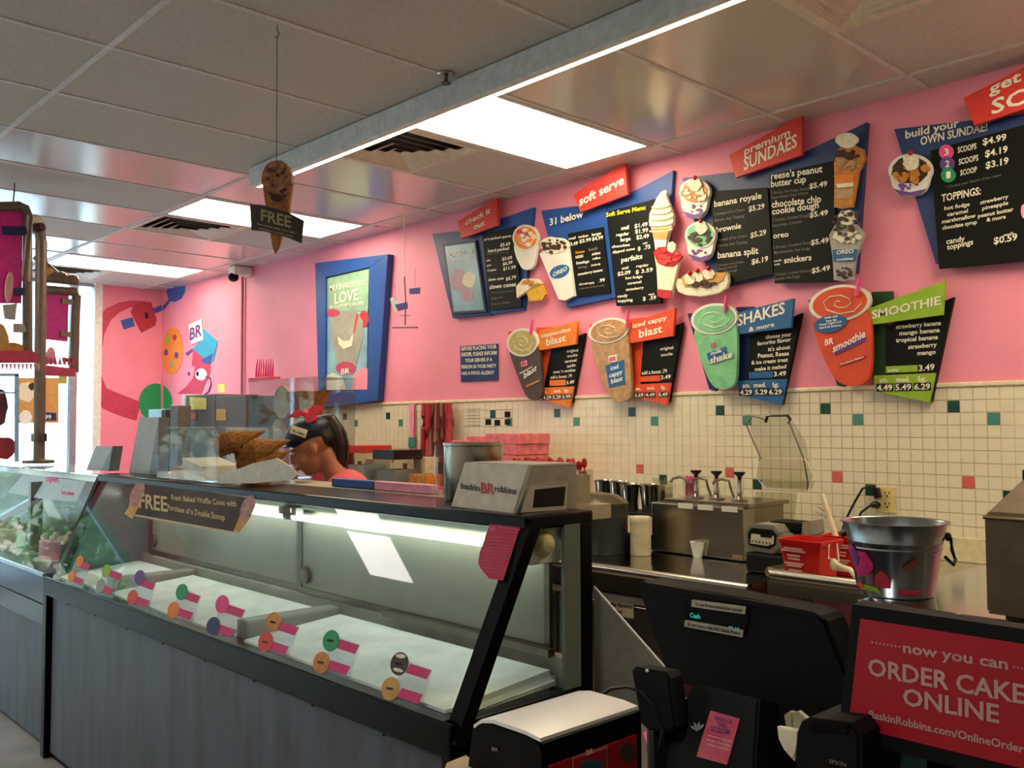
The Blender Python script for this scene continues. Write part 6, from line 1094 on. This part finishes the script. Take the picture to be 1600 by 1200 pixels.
# visor cap
vb = []
cap = joined('cap', [('b', Hd(0, -.012, .066), (.091, .112, .066), 20, 14, RH)], M['navy'], pe, .007, 2)
bp_ = []
pts = []
for i in range(13):
    t = math.radians(-74+148*i/12); pts.append((math.sin(t), math.cos(t)))
vs = [Hd(.084*s_, .0+.082*c_, .056-.040*s_*s_) for s_, c_ in pts]+[Hd(.088*s_, .010+.182*c_, .030+.044*c_-.014*s_*s_) for s_, c_ in pts]; vs += [v+UP*.005 for v in vs]; n = 13
fs = [(i, i+1, n+i+1, n+i) for i in range(n-1)]+[(2*n+i, 3*n+i, 3*n+i+1, 2*n+i+1) for i in range(n-1)]+[(n+i, n+i+1, 3*n+i+1, 3*n+i) for i in range(n-1)]
B().faces(vs, fs).build('visor', M['navy'], cap, smooth=True)
dpl = Hd(.050, .082, .064); PLc = Plane(HC, (CAM-HC)); PLc.p = HC+(CAM-HC).normalized()*.098
B().pp(PLc, [(457, 664.5), (481, 672), (477, 684.5), (452, 676)], 0, .004, .001).build('cap_badge', M['cream'], cap); letters(PLc, cap, M['navy'], [('BR robbins', 457, 675, 476, 681, 4.5)], off=.002)
# bow
tc2 = (420, 620, 7.5); PBW = Plane(PLc.p-(CAM-HC).normalized()*.03, (CAM-HC)); bw = B().ball(PBW.hit(*cz(tc2, [(420, 190)])[0]), (.016, .016, .014), 12, 8).build('bow', M['bow'], pe, smooth=True)
for pts, o_ in (([(420, 205), (380, 150), (330, 150), (240, 215), (230, 250), (320, 235), (400, 215)], .0), ([(420, 190), (480, 165), (500, 100), (570, 95), (650, 120), (610, 175), (560, 210), (470, 215)], -.01), ([(405, 195), (480, 205), (560, 215), (575, 270), (450, 318), (420, 270)], .012)):
    B().pp(PBW, chaikin(cz(tc2, pts), 1), o_, .012, .003).build('ribbon', M['bow'], bw, smooth=True)
# shirt, trousers, shoes
RS = Matrix((sd, fd, Vector((0, 0, 1)))).transposed()
ss = [('b', E_(hx-.16, hy, HZ-.185), (.168, .10, .078), 18, 12, RS)]+[('b', ch_+(pel-ch_)*i/7, (.165-.02*math.sin(i*.6), .122, .10), 18, 12, RS) for i in range(8)]+limb(E_(hx-.125, hy, HZ-.165), E_(hx-.16, hy, HZ-.19), .062, .09, 4)
for s_ in (-1, 1): S, El, Wr = arms[s_]; ss += limb(S, S+(El-S)*.62, .066, .058)
joined('shirt', ss, M['shirt'], pe, .009, 5)
for s_ in (-1, 1): pass
tr_ = [('b', pel, (.16, .125, .12), 16, 10, RS)]
for s_ in (-1, 1): hip = pel+sd*s_*.09; kn = hip+Vector((0, 0, -.44))+fd*.05; an = hip+Vector((0, 0, -.82)); tr_ += limb(hip, kn, .10, .07)+limb(kn, an, .07, .055)
joined('trousers', tr_, M['jeans'], pe, .012, 4)
for s_ in (-1, 1): an = pel+sd*s_*.09; B().ball(Vector((an.x, an.y, .045))+fd*.05, (.048, .13, .045), 14, 8, RS).build('shoe', M['shoe'], pe, smooth=True)
bpy.data.objects.remove(_to); 
for c_ in [c for c in bpy.data.curves]: bpy.data.curves.remove(c_)
